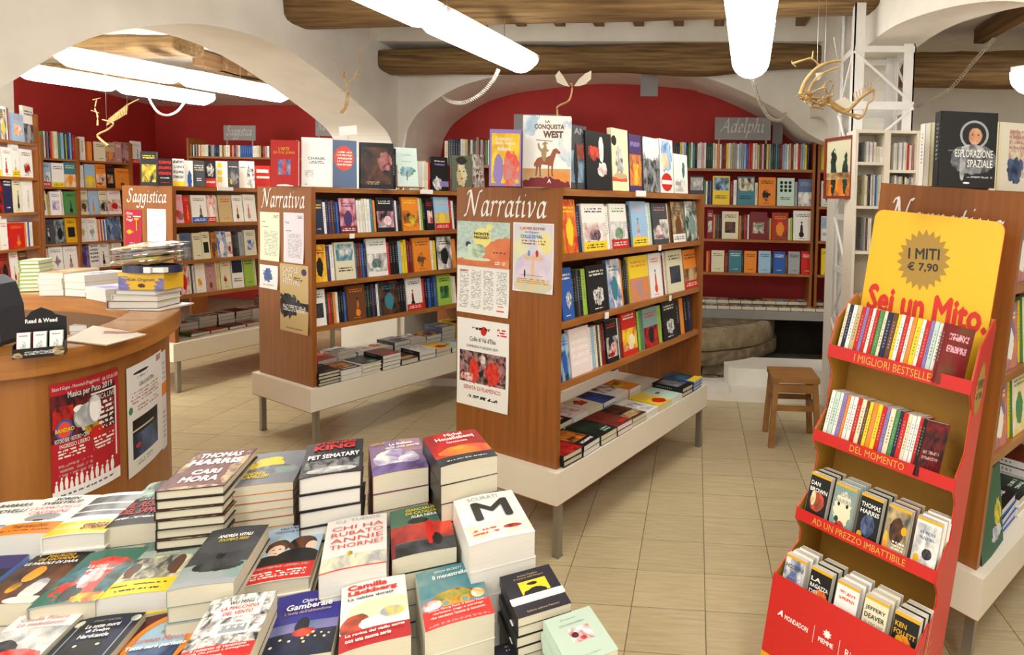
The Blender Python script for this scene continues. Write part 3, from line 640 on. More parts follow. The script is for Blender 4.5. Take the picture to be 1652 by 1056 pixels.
# left room: three cases
KIND[0] = 'essay_book'
GL = 'left room bookcases'
Ma, La = px_frame(bkd(-40, 200, 4.62), bkd(62, 200, 5.42)); z1s = (1.86, 1.56, 1.26, .96, .66)
wallcase(Ma, La, .0, 2.12, z1s, 'tall left bookcase nearest the counter, crammed with white paperbacks', group=GL)
row(Ma, z1s[0], [(-30, 2, 165, 'Fy4ds'), (2, 12, 176, 'Fy4wd'), (12, 19, 172, 'SwwmP'), (20, 40, 184, 'Fl1ow'), (40, 57, 172, 'Fw2ks')], 'top shelf,  tall left bookcase', lean=.03, group='top shelf,  left case')
row(Ma, z1s[1], [(-30, 3, 230, 'Fw0k/y'), (5, 21, 238, 'Fw3rG'), (21, 33, 232, 'Fw3sw/y'), (34, 54, 241, 'Fw3kr')], 'second shelf,  tall left bookcase', lean=.03, group='second shelf,  left case')
row(Ma, z1s[2], [(-30, 7, 287, 'Fg4kr'), (7, 22, 284, 'Fn0w'), (23, 37, 287, 'Fc3Gk'), (38, 55, 287, 'Fw3cs')], 'third shelf,  tall left bookcase', lean=.03, group='third shelf,  left case')
row(Ma, z1s[3], [(-30, 2, 352, 'Fc3sw'), (2, 14, 353, 'Fw0r'), (16, 41, 360, 'Fr3oV'), (43, 56, 356, 'SowbWw')], 'fourth shelf,  tall left bookcase', lean=.03, group='fourth shelf,  left case')
row(Ma, z1s[4], [(-30, 3, 412, 'Fl0k/o'), (4, 20, 407, 'Fk4Nr'), (21, 34, 404, 'Fw3rw'), (35, 49, 401, 'Fa4Nk')], 'fifth shelf,  tall left bookcase', lean=.08, group='fifth shelf,  left case')
for q_, (px_, c_, n_) in enumerate(((4, 'b', 2), (26, 'l', 1), (8, 'm', 1))):
    s_ = solve_s(Ma, .06, z1s[3], px_); p_ = Ma@Vector((s_, .03, 0)); stack((p_.x, p_.y), z1s[3]+(.03*n_ if q_ < 2 else .095), .12, .17, math.atan2(*(Ma.to_3x3()@Vector((1, 0, 0))).yx), n_, .028, auto_cover(c_+'0'), plain(PAL[c_]), ('blue hardback lying flat on the fourth shelf, tall left bookcase', 'light blue hardback lying flat beside the blue pair, tall left bookcase', 'maroon hardback lying over the blue pair, tall left bookcase')[q_], True, PAGEW, 'flat books, tall left bookcase', zb=z1s[3]+.001 if q_ < 2 else z1s[3]+.06, under='blue hardback under its twin on the fourth shelf')
Mb, Lb = px_frame(bkd(66, 260, 6.3), bkd(214, 260, 7.25)); z2s = (1.79, 1.49, 1.19, .89, .59)
sB = solve_s(Mb, 0, 1.5, 128)
wallcase(Mb, Lb, .0, 2.02, z2s, 'left room corner bookcase of two bays', ups=(sB-.011,), group=GL)
row(Mb, z2s[0], [(70, 124, 212, 'SgWNvkrocwcgtllkLnblVrm'), (130, 139, 220, 'Sw'), (143, 150, 228, 'So'), (154, 171, 229, 'Fc0k'), (171, 186, 230, 'Fa2Bo'), (186, 197, 229, 'FP0w'), (197, 213, 230, 'FP4ms'), (213, 229, 228, 'Fw3lt/r')], 'top shelf,  corner bookcase', lean=.03, group='corner case top shelf')
row(Mb, z2s[1], [(67, 83, 262, 'Fl3kw/r'), (85, 105, 263, 'Fw0k/y'), (105, 124, 262, 'Ft2co'), (130, 137, 264, 'Sww'), (138, 155, 265, 'Fl2ay'), (156, 172, 265, 'Fo3kw'), (172, 186, 268, 'Fk1Na'), (187, 212, 272, 'Fo3Na')], 'second shelf,  corner bookcase', lean=.05, group='corner case second shelf')
row(Mb, z2s[2], [(67, 77, 308, 'Fw1bn'), (77, 82, 312, 'Sya'), (83, 101, 309, 'Fw1vz'), (101, 105, 306, 'Scw'), (106, 126, 309, 'Fg3kd'), (130, 144, 306, 'Fc3Nk'), (145, 161, 307, 'Fl3oR'), (162, 175, 307, 'Fc3kn'), (176, 197, 306, 'Fw3rr')], 'third shelf,  corner bookcase', lean=.09, group='corner case third shelf')
row(Mb, z2s[3], [(67, 72, 350, 'Srw'), (72, 90, 354, 'Fd3kw'), (90, 107, 354, 'Fk4Gs'), (108, 126, 351, 'FY1kk'), (130, 143, 351, 'Fw3aL'), (143, 158, 351, 'Fw3ss'), (158, 174, 353, 'SwocrwbW'), (176, 197, 349, 'FB4nl')], 'fourth shelf,  corner bookcase', lean=.09, group='corner case fourth shelf')
row(Mb, z2s[4], [(67, 80, 402, 'Fc2sw'), (81, 104, 398, 'Fw3VP'), (105, 129, 397, 'Fw3PN'), (130, 146, 394, 'FV4nv'), (147, 162, 391, 'Fw8k'), (162, 178, 390, 'Fw3kk'), (178, 183, 390, 'Sca'), (184, 199, 391, 'Fw3rr')], 'lowest shelf,  corner bookcase', lean=.09, group='corner case lowest shelf')
Mc, Lc = px_frame(bkd(301, 240, 7.0), bkd(560, 240, 7.0)); z3s = (1.875, 1.57, 1.27, .97)
wallcase(Mc, Lc, .0, 2.08, z3s, 'back wall bookcase below the Saggistica sign', group=GL)
row(Mc, z3s[0], [(306, 360, 233, 'SakwksNwoccwwwkGsabnnnccN'), (360, 437, 234, 'SawwmoVPcbbbbbbwwcakrswk')], 'top shelf,  back wall bookcase', lean=0, group='back wall case top shelf')
row(Mc, z3s[1], [(412, 437, 267, 'Fr0w'), (306, 330, 270, 'Swkad')], 'second shelf,  back wall bookcase', lean=0)
# white magazine shelves behind the tower
KIND[0] = 'magazine'
Md, Ld = px_frame(bkd(1380, 240, 3.34), bkd(1484, 240, 3.34)); z4 = (1.69, 1.45, 1.2, .95, .7, .45)
Lm = Ld/2
for k in range(2):
    Mk = Md@Matrix.Translation((Lm*k, 0, 0)); zs = z4 if k == 0 else (1.65, 1.41, 1.16, .91, .66, .41)
    wallcase(Mk, Lm, 0, 1.865, zs+(1.865,), 'slim white magazine shelf, %s of the pair behind the tower' % ('nearer the tower' if k == 0 else 'farther from the tower'), m=CREAM, depth=.16, t=.016, group='white magazine shelves', back=CREAM, name='magazine_shelf')
row(Md, z4[0], [(1395, 1414, 228, 'SscwswwPww'), (1414, 1425, 236, 'Scw')], 'top shelf,  white shelf nearer the tower', lean=0, depth=.14, group='magazines on white shelves')
row(Md, z4[1], [(1394, 1428, 281, 'SccNnwscblcwmsw')], 'second shelf,  white shelf nearer the tower', lean=0, depth=.14, group='magazines on white shelves')
row(Md, z4[2], [(1393, 1405, 350, 'SsNcw')], 'third shelf,  white shelf nearer the tower', lean=0, depth=.14, group='magazines on white shelves')
row(Md, 1.65, [(1442, 1463, 228, 'Swcswwswc'), (1463, 1478, 232, 'SrwPm')], 'top shelf,  white shelf farther from the tower', lean=0, depth=.14, group='magazines on white shelves')
row(Md, 1.41, [(1442, 1458, 283, 'Swscak'), (1458, 1472, 284, 'Swcsw')], 'second shelf,  white shelf farther from the tower', lean=0, depth=.14, group='magazines on white shelves')
Me = frame(1.62, 4.6, 0, 0); wallcase(Me, .5, 0, 1.9, (1.62, 1.3, .98, .66), 'brown bookcase glimpsed beyond the white magazine shelves', depth=.24)
row(Me, 1.62, [(1484, 1500, 240, 'Snrwkb')], 'top shelf, bookcase beyond the magazine shelves', lean=0)
row(Me, 1.3, [(1484, 1500, 288, 'Sbknwr')], 'second shelf, bookcase beyond the magazine shelves', lean=0)
# ------------------------------------------------------------ books in the central cases
KIND[0] = 'novel'
def srow(u, n, items, where, grp): return row(side_frame(u, UW), SH[n], items, where, lean=.13, y0=.012, depth=.13, group=grp)
srow(uc, 0, [(911, 934, 322, 'Fy4or'), (934, 942, 330, 'Sn'), (943, 981, 329, 'Fw3nP/y'), (981, 987, 332, 'Sw'), (988, 1015, 329, 'Fw3gs/r'), (1015, 1021, 330, 'Sdk'), (1022, 1047, 325, 'Fl3pg/y'), (1047, 1055, 326, 'Swq'), (1056, 1080, 328, 'Fd3Pw'), (1080, 1086, 327, 'ScN'), (1087, 1107, 326, 'FN4ak/w'), (1109, 1129, 325, 'FT4Gw')], 'upper shelf,  nearest central bookcase', 'nearest case upper shelf')
srow(uc, 1, [(909, 928, 433, 'Fb3wn'), (928, 944, 434, 'Skkdk'), (944, 951, 430, 'SL'), (951, 983, 428, 'Fk3wd'), (984, 1005, 419, 'Ft4wb'), (1005, 1009, 418, 'So'), (1009, 1018, 417, 'Skkd'), (1019, 1050, 413, 'Fy2oP'), (1051, 1070, 409, 'Fw3Rb'), (1070, 1078, 407, 'Swmw'), (1079, 1105, 404, 'Fc1dn'), (1106, 1128, 403, 'Fo2Na/r')], 'middle shelf,  nearest central bookcase', 'nearest case middle shelf')
srow(uc, 2, [(906, 922, 541, 'Fb4ln'), (923, 955, 529, 'Fz8w'), (955, 968, 525, 'Swlc'), (968, 980, 521, 'Sdcmm'), (981, 1000, 517, 'Fk3rw'), (1000, 1006, 512, 'Scd'), (1007, 1030, 502, 'Fr3wy'), (1030, 1040, 500, 'SGLg'), (1041, 1064, 497, 'FT2rk'), (1065, 1071, 492, 'SL'), (1072, 1094, 486, 'Fk3wd'), (1094, 1119, 480, 'Skokn')], 'lower shelf,  nearest central bookcase', 'nearest case lower shelf')
srow(ub, 0, [(507, 524, 322, 'Fn0y'), (524, 529, 323, 'Sw'), (529, 549, 322, 'SnVNnb'), (550, 577, 320, 'FV4pm/m'), (578, 609, 320, 'Swwcwwto'), (610, 637, 319, 'Fk3wp'), (637, 650, 321, 'SVwkk'), (651, 678, 318, 'Fo3yk'), (678, 688, 319, 'SwLk'), (689, 702, 321, 'Fk1rw'), (703, 727, 318, 'Fl2ay/r'), (728, 738, 322, 'Srwk')], 'upper shelf,  middle bookcase', 'middle case upper shelf')
srow(ub, 1, [(507, 529, 395, 'Fk4oy'), (529, 542, 394, 'SVw'), (543, 575, 391, 'Fc6tw'), (575, 594, 391, 'StmNbn'), (595, 627, 385, 'Fw3Tk'), (627, 668, 387, 'Srkkklyymm'), (669, 697, 384, 'Fo3N'), (697, 706, 385, 'Swy'), (707, 731, 382, 'Fk4wd'), (731, 738, 384, 'So')], 'middle shelf,  middle bookcase', 'middle case middle shelf')
srow(ub, 2, [(507, 528, 468, 'Fw1dk'), (528, 561, 470, 'SGrNowkkb'), (562, 592, 460, 'FN3ok'), (592, 614, 457, 'SkGkVkw'), (615, 645, 454, 'Ft4kN'), (645, 657, 452, 'Skkk'), (658, 683, 448, 'Fw3kr/r'), (683, 707, 447, 'Srkbnb'), (708, 730, 443, 'FL1Gg'), (730, 738, 444, 'Scw')], 'lower shelf,  middle bookcase', 'middle case lower shelf')
KIND[0] = 'essay_book'
srow(ua, 0, [(276, 298, 314, 'Fp3Rk'), (298, 309, 315, 'Fr3oy'), (311, 336, 315, 'Fw3ds/b'), (336, 350, 315, 'Fw4zR/r'), (350, 354, 315, 'Swc'), (355, 376, 315, 'Fa0r'), (377, 394, 315, 'Fw3NY'), (395, 415, 314, 'Fw3PR')], 'upper shelf,  farthest bookcase', 'farthest case upper shelf')
srow(ua, 1, [(279, 293, 378, 'Fc1gw'), (293, 310, 376, 'FB2ds'), (313, 328, 376, 'Fc0k'), (328, 341, 374, 'Fc1kk'), (341, 352, 375, 'FN4Go'), (352, 367, 373, 'Fw4bw'), (367, 376, 374, 'Fw3rd'), (376, 388, 373, 'SmkGd'), (388, 396, 373, 'Ss'), (397, 415, 371, 'Fc1bw')], 'middle shelf,  farthest bookcase', 'farthest case middle shelf')
srow(ua, 2, [(278, 291, 432, 'Fw3kk'), (292, 308, 426, 'Fr4wr'), (308, 317, 428, 'Swdw'), (318, 334, 424, 'Fw3yr'), (334, 351, 420, 'FP3Na'), (351, 358, 421, 'Swyc'), (359, 375, 418, 'Fc3rG'), (376, 395, 416, 'Fw6nk'), (396, 412, 414, 'FL0k'), (412, 416, 415, 'Sc')], 'lower shelf,  farthest bookcase', 'farthest case lower shelf')
KIND[0] = 'paperback'
# ------------------------------------------------------------ books standing on top of the cases
UPR = [False]
def top_book(u, px0, px1, pyt, code, label, turn=0, back=.05, W=UW, th=.024, lean=.06, hard=True, z=H, txts=(), cm=None, name=None):
    """turn: extra yaw away from the long side's outward direction"""
    base = side_frame(u, W); s0 = solve_s(base, back, z, px0); p0 = base@Vector((s0, back, z))
    xx = base.to_3x3()@Vector((1, 0, 0)); rb = Matrix.Rotation(math.atan2(xx.y, xx.x), 4, 'Z')@Matrix.Rotation(.03, 4, 'Y') if UPR[0] else base.to_3x3().to_4x4()
    Mt = Matrix.Translation(p0)@rb@Matrix.Rotation(turn, 4, 'Z')
    w = solve_s(Mt, 0, 0, px1); hh = solve_h(Mt, w/2, 0, 0, pyt)
    M = Mt@Matrix.Translation((w/2, 0, .001))@Matrix.Rotation(-lean, 4, 'X')
    cm = cm or auto_cover(code)
    o = book(M, w, hh, th, cm, spine_mat(code[0]), label, None, hard, PAGEW, name=name)
    for s, x0, y0, x1, y1, col, b in txts:
        text(s, (x1-x0)*w, (y1-y0)*hh, plain(PAL[col]), o, Matrix.Translation((-w/2+x0*w, -.0004, y0*hh)), 'title_lettering', bold=b)
    return o
LG = 'large_format_book'
top_book(uc, 788, 840, 208, 'V', 'lilac and yellow illustrated book about language on the nearest central bookcase', turn=-.98, back=.16, cm=cover('romanzo', 'v', 'n .08 .05 .95 .93 Y y 3;b .3 .3 .16 .28 v;m .68 .3 .26 .32 R P 5'), txts=[('Il romanzo', .2, .8, .72, .87, 'w', .01), ('della lingua', .2, .71, .8, .79, 'w', .01), ('italiana', .26, .62, .68, .7, 'w', .01)], name=LG)
top_book(uc, 842, 920, 186, 'W', 'big white western book with a rider on horseback, on the nearest central bookcase', turn=-.98, back=.12, lean=.04, th=.035,
         cm=cover('west', 'W', 'm .05 .9 .3 .2 l W 3;m .95 .62 .22 .3 l W 3;n 0 0 1 .26 a o 3;b .45 -.02 .6 .16 m;r 0 0 0 0 w'),
         txts=[('LA', .47, .9, .56, .935, 'N', .02), ('CONQUISTA', .24, .8, .86, .88, 'N', .03), ('WEST', .42, .69, .84, .79, 'N', .05), ('A', .52, .06, .6, .12, 'w', .02)], name=LG)
top_book(uc, 920, 949, 202, 'd', 'dark fashion picture book right beside the western book', turn=-.1, back=.07, cm=cover('an', 'd', 'n 0 .1 1 .6 d l 3;m .6 .6 .3 .12 N R 4;b .35 .35 .12 .35 k'), txts=[('AN', .3, .86, .9, .96, 's', .02)], name=LG)
top_book(uc, 947, 988, 213, 'k', 'black comic album with a white starburst figure, on the nearest bookcase', cm=cover('crepa', 'k', 'm .62 .35 .2 .12 w P 6;b .6 .7 .1 .22 w;m .3 .62 .22 .12 R k 6'), txts=[('CREPA', .1, .66, .5, .74, 'R', .02)], name=LG)
top_book(uc, 989, 1015, 208, 'c', 'pale yellow album with a white leaping figure', cm=cover('cream_fig', 'F1ECB8', 'm .45 .45 .25 .3 w k 7;r 0 .15 .9 .22 R;b .5 .24 .4 .05 a;b .15 .8 .16 .08 k'), name=LG)
top_book(uc, 1017, 1036, 217, 'V', 'purple and orange fantasy book on the nearest bookcase', cm=cover('fantasy', 'V', 'n 0 .1 1 .65 o V 4;m .5 .3 .3 .2 y R 6;t .1 .75 .9 .9 v 1'))
top_book(uc, 1039, 1065, 222, 'd', 'grey book wrapped in shiny plastic film', cm=cover('silver', 's', 'n 0 0 1 .6 k s 4;b .5 .85 .6 .25 w', .08))
top_book(uc, 1066, 1087, 225, 'w', 'white and blue book with a round red price sticker', cm=cover('voyage', 'w', 'm .5 .7 .4 .3 l b 3;m .4 .6 .3 .15 a c 3;e .5 .2 .42 .17 r;r .12 .16 .9 .24 w'))
top_book(uc, 1088, 1110, 249, 'w', 'white interiors book with a dark coat, last on the nearest bookcase', cm=cover('room', 'w', 'm .7 .62 .1 .2 t d 5;n .1 .05 .8 .35 w s 5;r .1 .2 .5 .3 s'))
top_book(ub, 436, 481, 226, 'r', 'red art book about dreams on the middle bookcase', turn=-.9, back=.2, lean=.03, cm=cover('jung', 'B32420', 'n .28 .25 .72 .58 b s 5;m .5 .42 .08 .17 R r 6;b .5 .0 .3 .04 w'), txts=[("L'ARTE", .3, .78, .68, .85, 'Y', .01), ('DI C.G. JUNG', .12, .69, .88, .76, 'Y', .01)], name=LG)
wb = [o for o in COL.objects if o.get('label', '').startswith('big white western')][0]; bw, bh = wb.dimensions.x, wb.dimensions.z
HR = [(.27, .36), (.3, .4), (.4, .43), (.5, .42), (.58, .45), (.63, .53), (.7, .55), (.78, .5), (.79, .475), (.75, .47), (.7, .48), (.68, .43), (.65, .36), (.64, .3), (.63, .2), (.65, .155), (.61, .155), (.6, .2), (.6, .3), (.56, .3), (.555, .2), (.57, .15), (.53, .15), (.53, .2), (.53, .31), (.4, .32), (.38, .25), (.39, .16), (.41, .15), (.36, .15), (.35, .24), (.33, .29), (.31, .2), (.3, .155), (.27, .155), (.28, .22), (.28, .3), (.25, .28), (.24, .33)]
RD = [(.4, .42), (.44, .36), (.47, .36), (.49, .42), (.5, .5), (.54, .5), (.545, .52), (.5, .54), (.5, .56), (.48, .6), (.53, .61), (.46, .64), (.4, .6), (.44, .59), (.44, .56), (.4, .53), (.36, .56), (.34, .62), (.31, .61), (.33, .54), (.39, .49)]
for pts_, cc_, dd in ((HR, '9A5228', .0006), (RD, 'A88A5A', .0010)): MB().prism([((a-.5)*bw, b*bh) for a, b in pts_], -dd*.1, dd, M=Matrix.Rotation(pi/2, 4, 'X')).build('cover_picture', plain(cc_), wb)
MB().prism([((a-.5)*bw, b*bh) for a, b in [(.28, .655), (.62, .64), (.62, .648), (.28, .665)]], 0, .0006, M=Matrix.Rotation(pi/2, 4, 'X')).build('cover_picture', plain('7A4A26'), wb)
row(side_frame(ub, UW), H, [(481, 486, 224, 'Scd')], 'middle bookcase top, between red and white books', lean=0, y0=.1)
top_book(ub, 486, 535, 222, 'W', 'white fashion house catalogue on the middle bookcase', turn=-.8, back=.1, lean=.03, cm=cover('catalogue', 'W', 't .25 .47 .75 .53 k 2;t .12 .2 .4 .34 s 6;t .1 .04 .2 .06 k 1'), txts=[('CHANEL', .22, .55, .8, .61, 'k', .0)], name=LG)
top_book(ub, 536, 576, 226, 'B', 'slate blue book with an orange disc in clear film', turn=-.5, back=.09, cm=cover('disc', 'B', 'e .48 .62 .4 .26 R;t .2 .45 .8 .78 w 5', .1), name=LG)
top_book(ub, 579, 634, 230, 'k', 'black opera picture book in clear film on the middle bookcase', turn=-.7, back=.08, cm=cover('opera', 'k', 'n .05 .1 .95 .9 k N 3;m .75 .6 .2 .2 m P 5;t .2 .08 .6 .16 a 2', .1), name=LG)
row(side_frame(ub, UW), H, [(633, 640, 236, 'Sk')], 'top of the middle bookcase, beside the easel', lean=.0, y0=.06)
top_book(ub, 640, 675, 236, 'q', 'mint green tree book held on a small wooden easel', turn=-.45, back=.08, lean=.22, z=H+.02, cm=cover('tree', 'D3E6DC', 't .25 .78 .75 .84 s 2;m .5 .38 .36 .13 g l 6;m .5 .28 .04 .12 a N 5;t .3 .62 .7 .66 s 1'))
sf = side_frame(ub, UW); s_e = solve_s(sf, .04, H, 642); es = empty('display_easel', sf@Matrix.Translation((s_e, .03, H)), 'small wooden display easel under the mint green book', 'easel')
MB().box((0, 0, .012), (.2, .03, .02)).build('ledge', WOODH, es)
for x in (.02, .17): MB().box((x, .005, 0), (x+.012, .02, .013)).build('leg', WOODH, es); MB().tube([(x, .045, .02), (x+.02, .075, .16)], .004).build('upright', WOODH, es)
row(side_frame(ub, UW), H, [(682, 695, 259, 'Swccr')], 'far top of the middle bookcase', lean=0, y0=.06)
top_book(ub, 697, 724, 253, 'k', 'black book with a floating astronaut on the middle bookcase', cm=cover('oltre', 'k', 'm .35 .2 .28 .18 w s 6;r .5 .12 1 .28 v;t .2 .72 .8 .82 v 1;t .2 .84 .8 .9 w 1'))
top_book(ub, 729, 762, 251, 'G', 'olive green portrait photograph book on the middle bookcase', turn=-.3, cm=cover('portrait', '5E624A', 'm .5 .5 .24 .36 c a 3;b .5 .86 .26 .12 k;e .4 .56 .04 .02 k;e .6 .56 .04 .02 k;b .5 .36 .08 .015 m'))
top_book(ub, 763, 782, 249, 'N', 'brown and white comic book last on the middle bookcase', cm=cover('radici', 'N', 'n 0 0 1 1 N w 5'), txts=[('RADI', .1, .45, .9, .56, 'w', .02)])
AT = [(226, 253, 244, 'k', 'black book with a yellow sculpture, first on the farthest bookcase', 'n .1 .1 .95 .62 k y 4;t .15 .78 .85 .9 y 2', -.8, .18),
      (254, 278, 256, 'k', 'black book with big red capitals on the farthest bookcase', 't .1 .36 .95 .96 r 3;t .2 .26 .8 .32 w 1;t .2 .1 .8 .14 r 1', -.6, .1),
      (279, 298, 256, 'w', 'white book with tall black capitals and a yellow band', 't .05 .24 .95 .98 k 4;r 0 0 1 .18 y', -.5, .08),
      (298, 312, 259, 'w', 'white book with a blue triangle on the farthest bookcase', 'b .6 .25 .25 .35 b;r 0 0 .3 1 w', -.4, .07),
      (312, 331, 259, 'd', 'grey green book with fine pale lines on the farthest bookcase', 't .1 .6 .9 .85 c 3;t .3 .2 .7 .35 w 2', -.4, .06),
      (331, 349, 260, 'k', 'black book with a white eagle and a red band', 'm .5 .66 .3 .24 w k 7;r 0 0 1 .34 r;t .1 .12 .9 .26 w 1', -.4, .06),
      (350, 368, 260, 'w', 'white book with three yellow squares', 'r .1 .76 .5 .94 y;r .1 .48 .5 .66 y;r .1 .2 .5 .4 y', -.4, .06),
      (368, 386, 260, 'd', 'dark grey book with an elephant figure', 'm .5 .4 .4 .3 s d 4;t .1 .75 .9 .82 w 1;b .3 .22 .1 .1 y', -.4, .06),
      (387, 411, 260, 'w', 'white book with a sketched grey portrait', 'm .72 .45 .28 .45 w d 5;t .05 .72 .4 .8 k 1', -.5, .06),
      (412, 436, 268, 'r', 'red book with white title bars, last on the farthest bookcase', 'r .1 .7 .9 .85 w;r .1 .45 .95 .55 w', -.5, .06)]
for x0, x1, yt, c, lb, sh, tu, bkk in AT: top_book(ua, x0, x1, yt, c, lb, turn=tu, back=bkk, cm=cover(lb[:24], c, sh))
# shelf-edge price tickets
def ticket(u, px, z, label, w=.05, h=.028):
    f_ = side_frame(u, UW); s = solve_s(f_, 0, z, px); o = MB().box((0, -.014, z-.03), (w, -.009, z-.03+h)).build('shelf_ticket', PAPER, None, f_@Matrix.Translation((s, 0, 0))); tag(o, label, 'ticket', 'shelf edge tickets')
for u, px, z, lb, w in ((uc, 1023, H+.006, 'long white shelf ticket on the top edge of the nearest bookcase', .09), (uc, 1060, SH[0], 'small clear ticket on the upper shelf of the nearest bookcase', .02), (uc, 1077, SH[1], 'small clear ticket at the far end of the nearest bookcase middle shelf', .02), (uc, 973, SH[1], 'small clear ticket at the near end of the nearest bookcase middle shelf', .025),
                        (ub, 676, H+.006, 'white shelf ticket on the top edge of the middle bookcase', .1), (ub, 562, SH[0], 'small pale ticket on the upper shelf of the middle bookcase', .03), (ua, 349, H+.006, 'white shelf ticket on the top edge of the farthest bookcase', .12)):
    ticket(u, px, z, lb, w)
o = MB().box((0, 0, 0), (.11, .002, .055)).build('price_card', PAPER, None, Matrix.Translation(side_frame(ub, UW)@Vector((.25, .12, H+.31)))@Matrix.Rotation(-.1, 4, 'Y')); tag(o, 'small white card poking above the white catalogue', 'card')
MB().tube([(.05, .004, -.3), (.05, .004, .01)], .002).build('card_wire', STEEL, o)
# ------------------------------------------------------------ flat books along the plinths
def plinth_row(u, items, W, v0, uo, where, grp, wd=.128, ln=.19, yaw_j=.05, kz=KZ):
    for i, (c, cov, n, t, hard) in enumerate(items):
        if not c: continue
        v = v0+wd*i*1.03; p = u.matrix_world@Vector((uo, v+wd/2, 0)); yaw = math.atan2(*(u.matrix_world.to_3x3()@Vector((0, 1, 0))).yx)+random.uniform(-yaw_j, yaw_j)
        zt = kz+n*(t+.0008)+.002; cm = auto_cover(cov) if ' ' not in cov else cover(where[:9]+str(i), c, cov)
        stack((p.x, p.y), zt, wd-.004, ln, yaw, n, t, cm, spine_mat(c), '%s flat book, %s along %s' % (CNAME[c], ordn(i+1), where), hard, PAGEW if i % 2 else PAGE, grp, zb=kz+.001, under='%s flat book, %s along %s' % (CNAME[c], ordn(i+1), where), jit=.003)
KIND[0] = 'novel'
plinth_row(uc, [('k', 'n 0 0 1 1 r k 3;t .2 .6 .8 .8 w 2', 2, .024, True), ('k', 'n .1 .3 .9 .95 o k 4;t .2 .08 .9 .24 w 1', 2, .022, False), ('G', 'n 0 0 1 1 G k 2;t .5 .1 .9 .3 q 2', 2, .022, False), ('m', 'n 0 0 1 1 m N 3;r .5 .1 .9 .22 r', 2, .022, False), ('N', 'n 0 0 1 1 k N 2;n 0 .1 1 .4 a N 4', 2, .02, False), ('w', 'n .1 .1 .9 .8 w s 7', 1, .03, False), ('y', 'b .6 .25 .3 .2 r;t .2 .5 .9 .8 a 3', 1, .03, False), ('q', 'b .4 .6 .15 .06 m', 1, .026, False), ('k', 'n .1 .2 .9 .9 s k 3', 2, .024, True), ('b', 'n 0 0 1 1 t n 3;r 0 0 1 .25 y', 3, .018, True)], UW, .02, UW/2+.022, 'front edge of the nearest plinth', 'front books on the nearest plinth', wd=.129, ln=.2)
plinth_row(uc, [('w', 'w1sk', 2, .022, False), ('b', 'B2nk', 2, .022, False), ('k', 'k1lw', 2, .024, False), ('z', 'n .1 .2 .9 .8 z P 5', 2, .024, False), ('c', 'm .5 .6 .3 .2 m R 5', 2, .024, False), ('b', 'n 0 0 1 1 b n 3', 2, .024, False), ('w', 'n 0 .4 1 1 w k 4', 2, .026, False), ('o', 'm .4 .6 .4 .25 y k 5', 2, .026, False)], UW, .02, .07, 'back row of the nearest plinth', 'back books on the nearest plinth', wd=.122, ln=.18)
plinth_row(ub, [('k', 'k0s', 4, .018, True), ('w', 'b .5 .65 .3 .15 d;r 0 0 1 .3 r', 2, .03, False), ('w', 'n 0 0 1 .5 k s 3', 3, .022, True), ('k', 'm .5 .6 .35 .2 Y k 6', 4, .022, False), ('d', 'r 0 .15 1 .4 R', 1, .034, True), ('k', 'n .1 .2 .9 .9 y k 4', 2, .03, False), ('t', 'n 0 0 1 1 t B 3;b .5 .6 .12 .1 c', 2, .026, False), ('k', 'm .5 .6 .3 .2 N m 5;r 0 0 1 .3 o', 1, .034, False), ('l', 'l1bn', 1, .03, False)], UW, .02, UW/2+.022, 'front edge of the middle plinth', 'front books on the middle plinth', wd=.132, ln=.2)
plinth_row(ub, [('y', 'n 0 0 1 1 y t 3', 3, .022, False), ('R', 'm .5 .5 .25 .2 d R 5', 3, .024, False), ('w', 'n 0 .2 1 1 w G 4', 3, .03, True), ('v', 'r 0 .6 1 1 y', 3, .024, False), ('N', 'n 0 0 1 1 N o 4', 3, .022, False), ('d', 'd4sV', 3, .028, False), ('w', 'r 0 0 1 .2 r;m .5 .6 .3 .2 r w 5', 3, .026, False), ('V', 'V4my', 3, .026, False), ('B', 'B2sw', 4, .03, False), ('y', 'y2Vk', 5, .026, True)], UW, .035, .04, 'back row of the middle plinth', 'back books on the middle plinth', wd=.13, ln=.19)
KIND[0] = 'essay_book'
plinth_row(ua, [('', '', 0, 0, 0), ('g', 'n 0 0 1 1 r g 3', 1, .02, False), ('r', 'r4kr', 1, .02, False), ('N', 'N4mk', 1, .02, False), ('m', 'm4sr', 1, .02, False), ('w', 'w0k', 1, .02, False), ('r', 'r4wm', 1, .03, False), ('s', 's4rw', 1, .03, False)], UW, .02, UW/2-.09, 'front edge of the farthest plinth', 'front books on the farthest plinth', wd=.14)
plinth_row(ua, [('w', 'w4Ns', 3, .026, False), ('d', 'd4ws', 3, .026, False), ('s', 's4wk', 4, .026, False), ('d', 'd4sw', 4, .026, False), ('k', 'k4dm', 4, .026, False), ('w', 'w2Ns', 4, .026, False), ('N', 'N4kd', 6, .03, True), ('N', 'N4dk', 6, .03, True)], UW, .035, .04, 'back row of the farthest plinth', 'back books on the farthest plinth', wd=.14)
KIND[0] = 'paperback'
# things glimpsed behind the middle bookcase
o = MB().box((0, 0, 0), (.4, .012, .42)).build('information_board', cover('navy_panel', 'n', 't .55 .4 .95 .75 s 8;r .1 .1 .42 .55 b;r 0 0 1 .08 w'), None, frame(*(bkd(602, 530, 5.9).xy), .36, .1)); tag(o, 'navy information panel seen through the middle bookcase', 'panel')
for px in (588, 612, 660, 672):
    p = bkd(px, 520, 6.1); o = MB().box((-.03, -.03, 0), (.03, .03, .66)).build('white_table_leg', CREAM, None, Matrix.Translation((p.x, p.y, 0))); tag(o, 'square cream leg glimpsed through the middle bookcase, %s from its lettered end' % ordn({588: 1, 612: 2, 660: 3, 672: 4}[px]), 'leg post', 'cream legs behind the middle case'); o.name = 'cream_post'
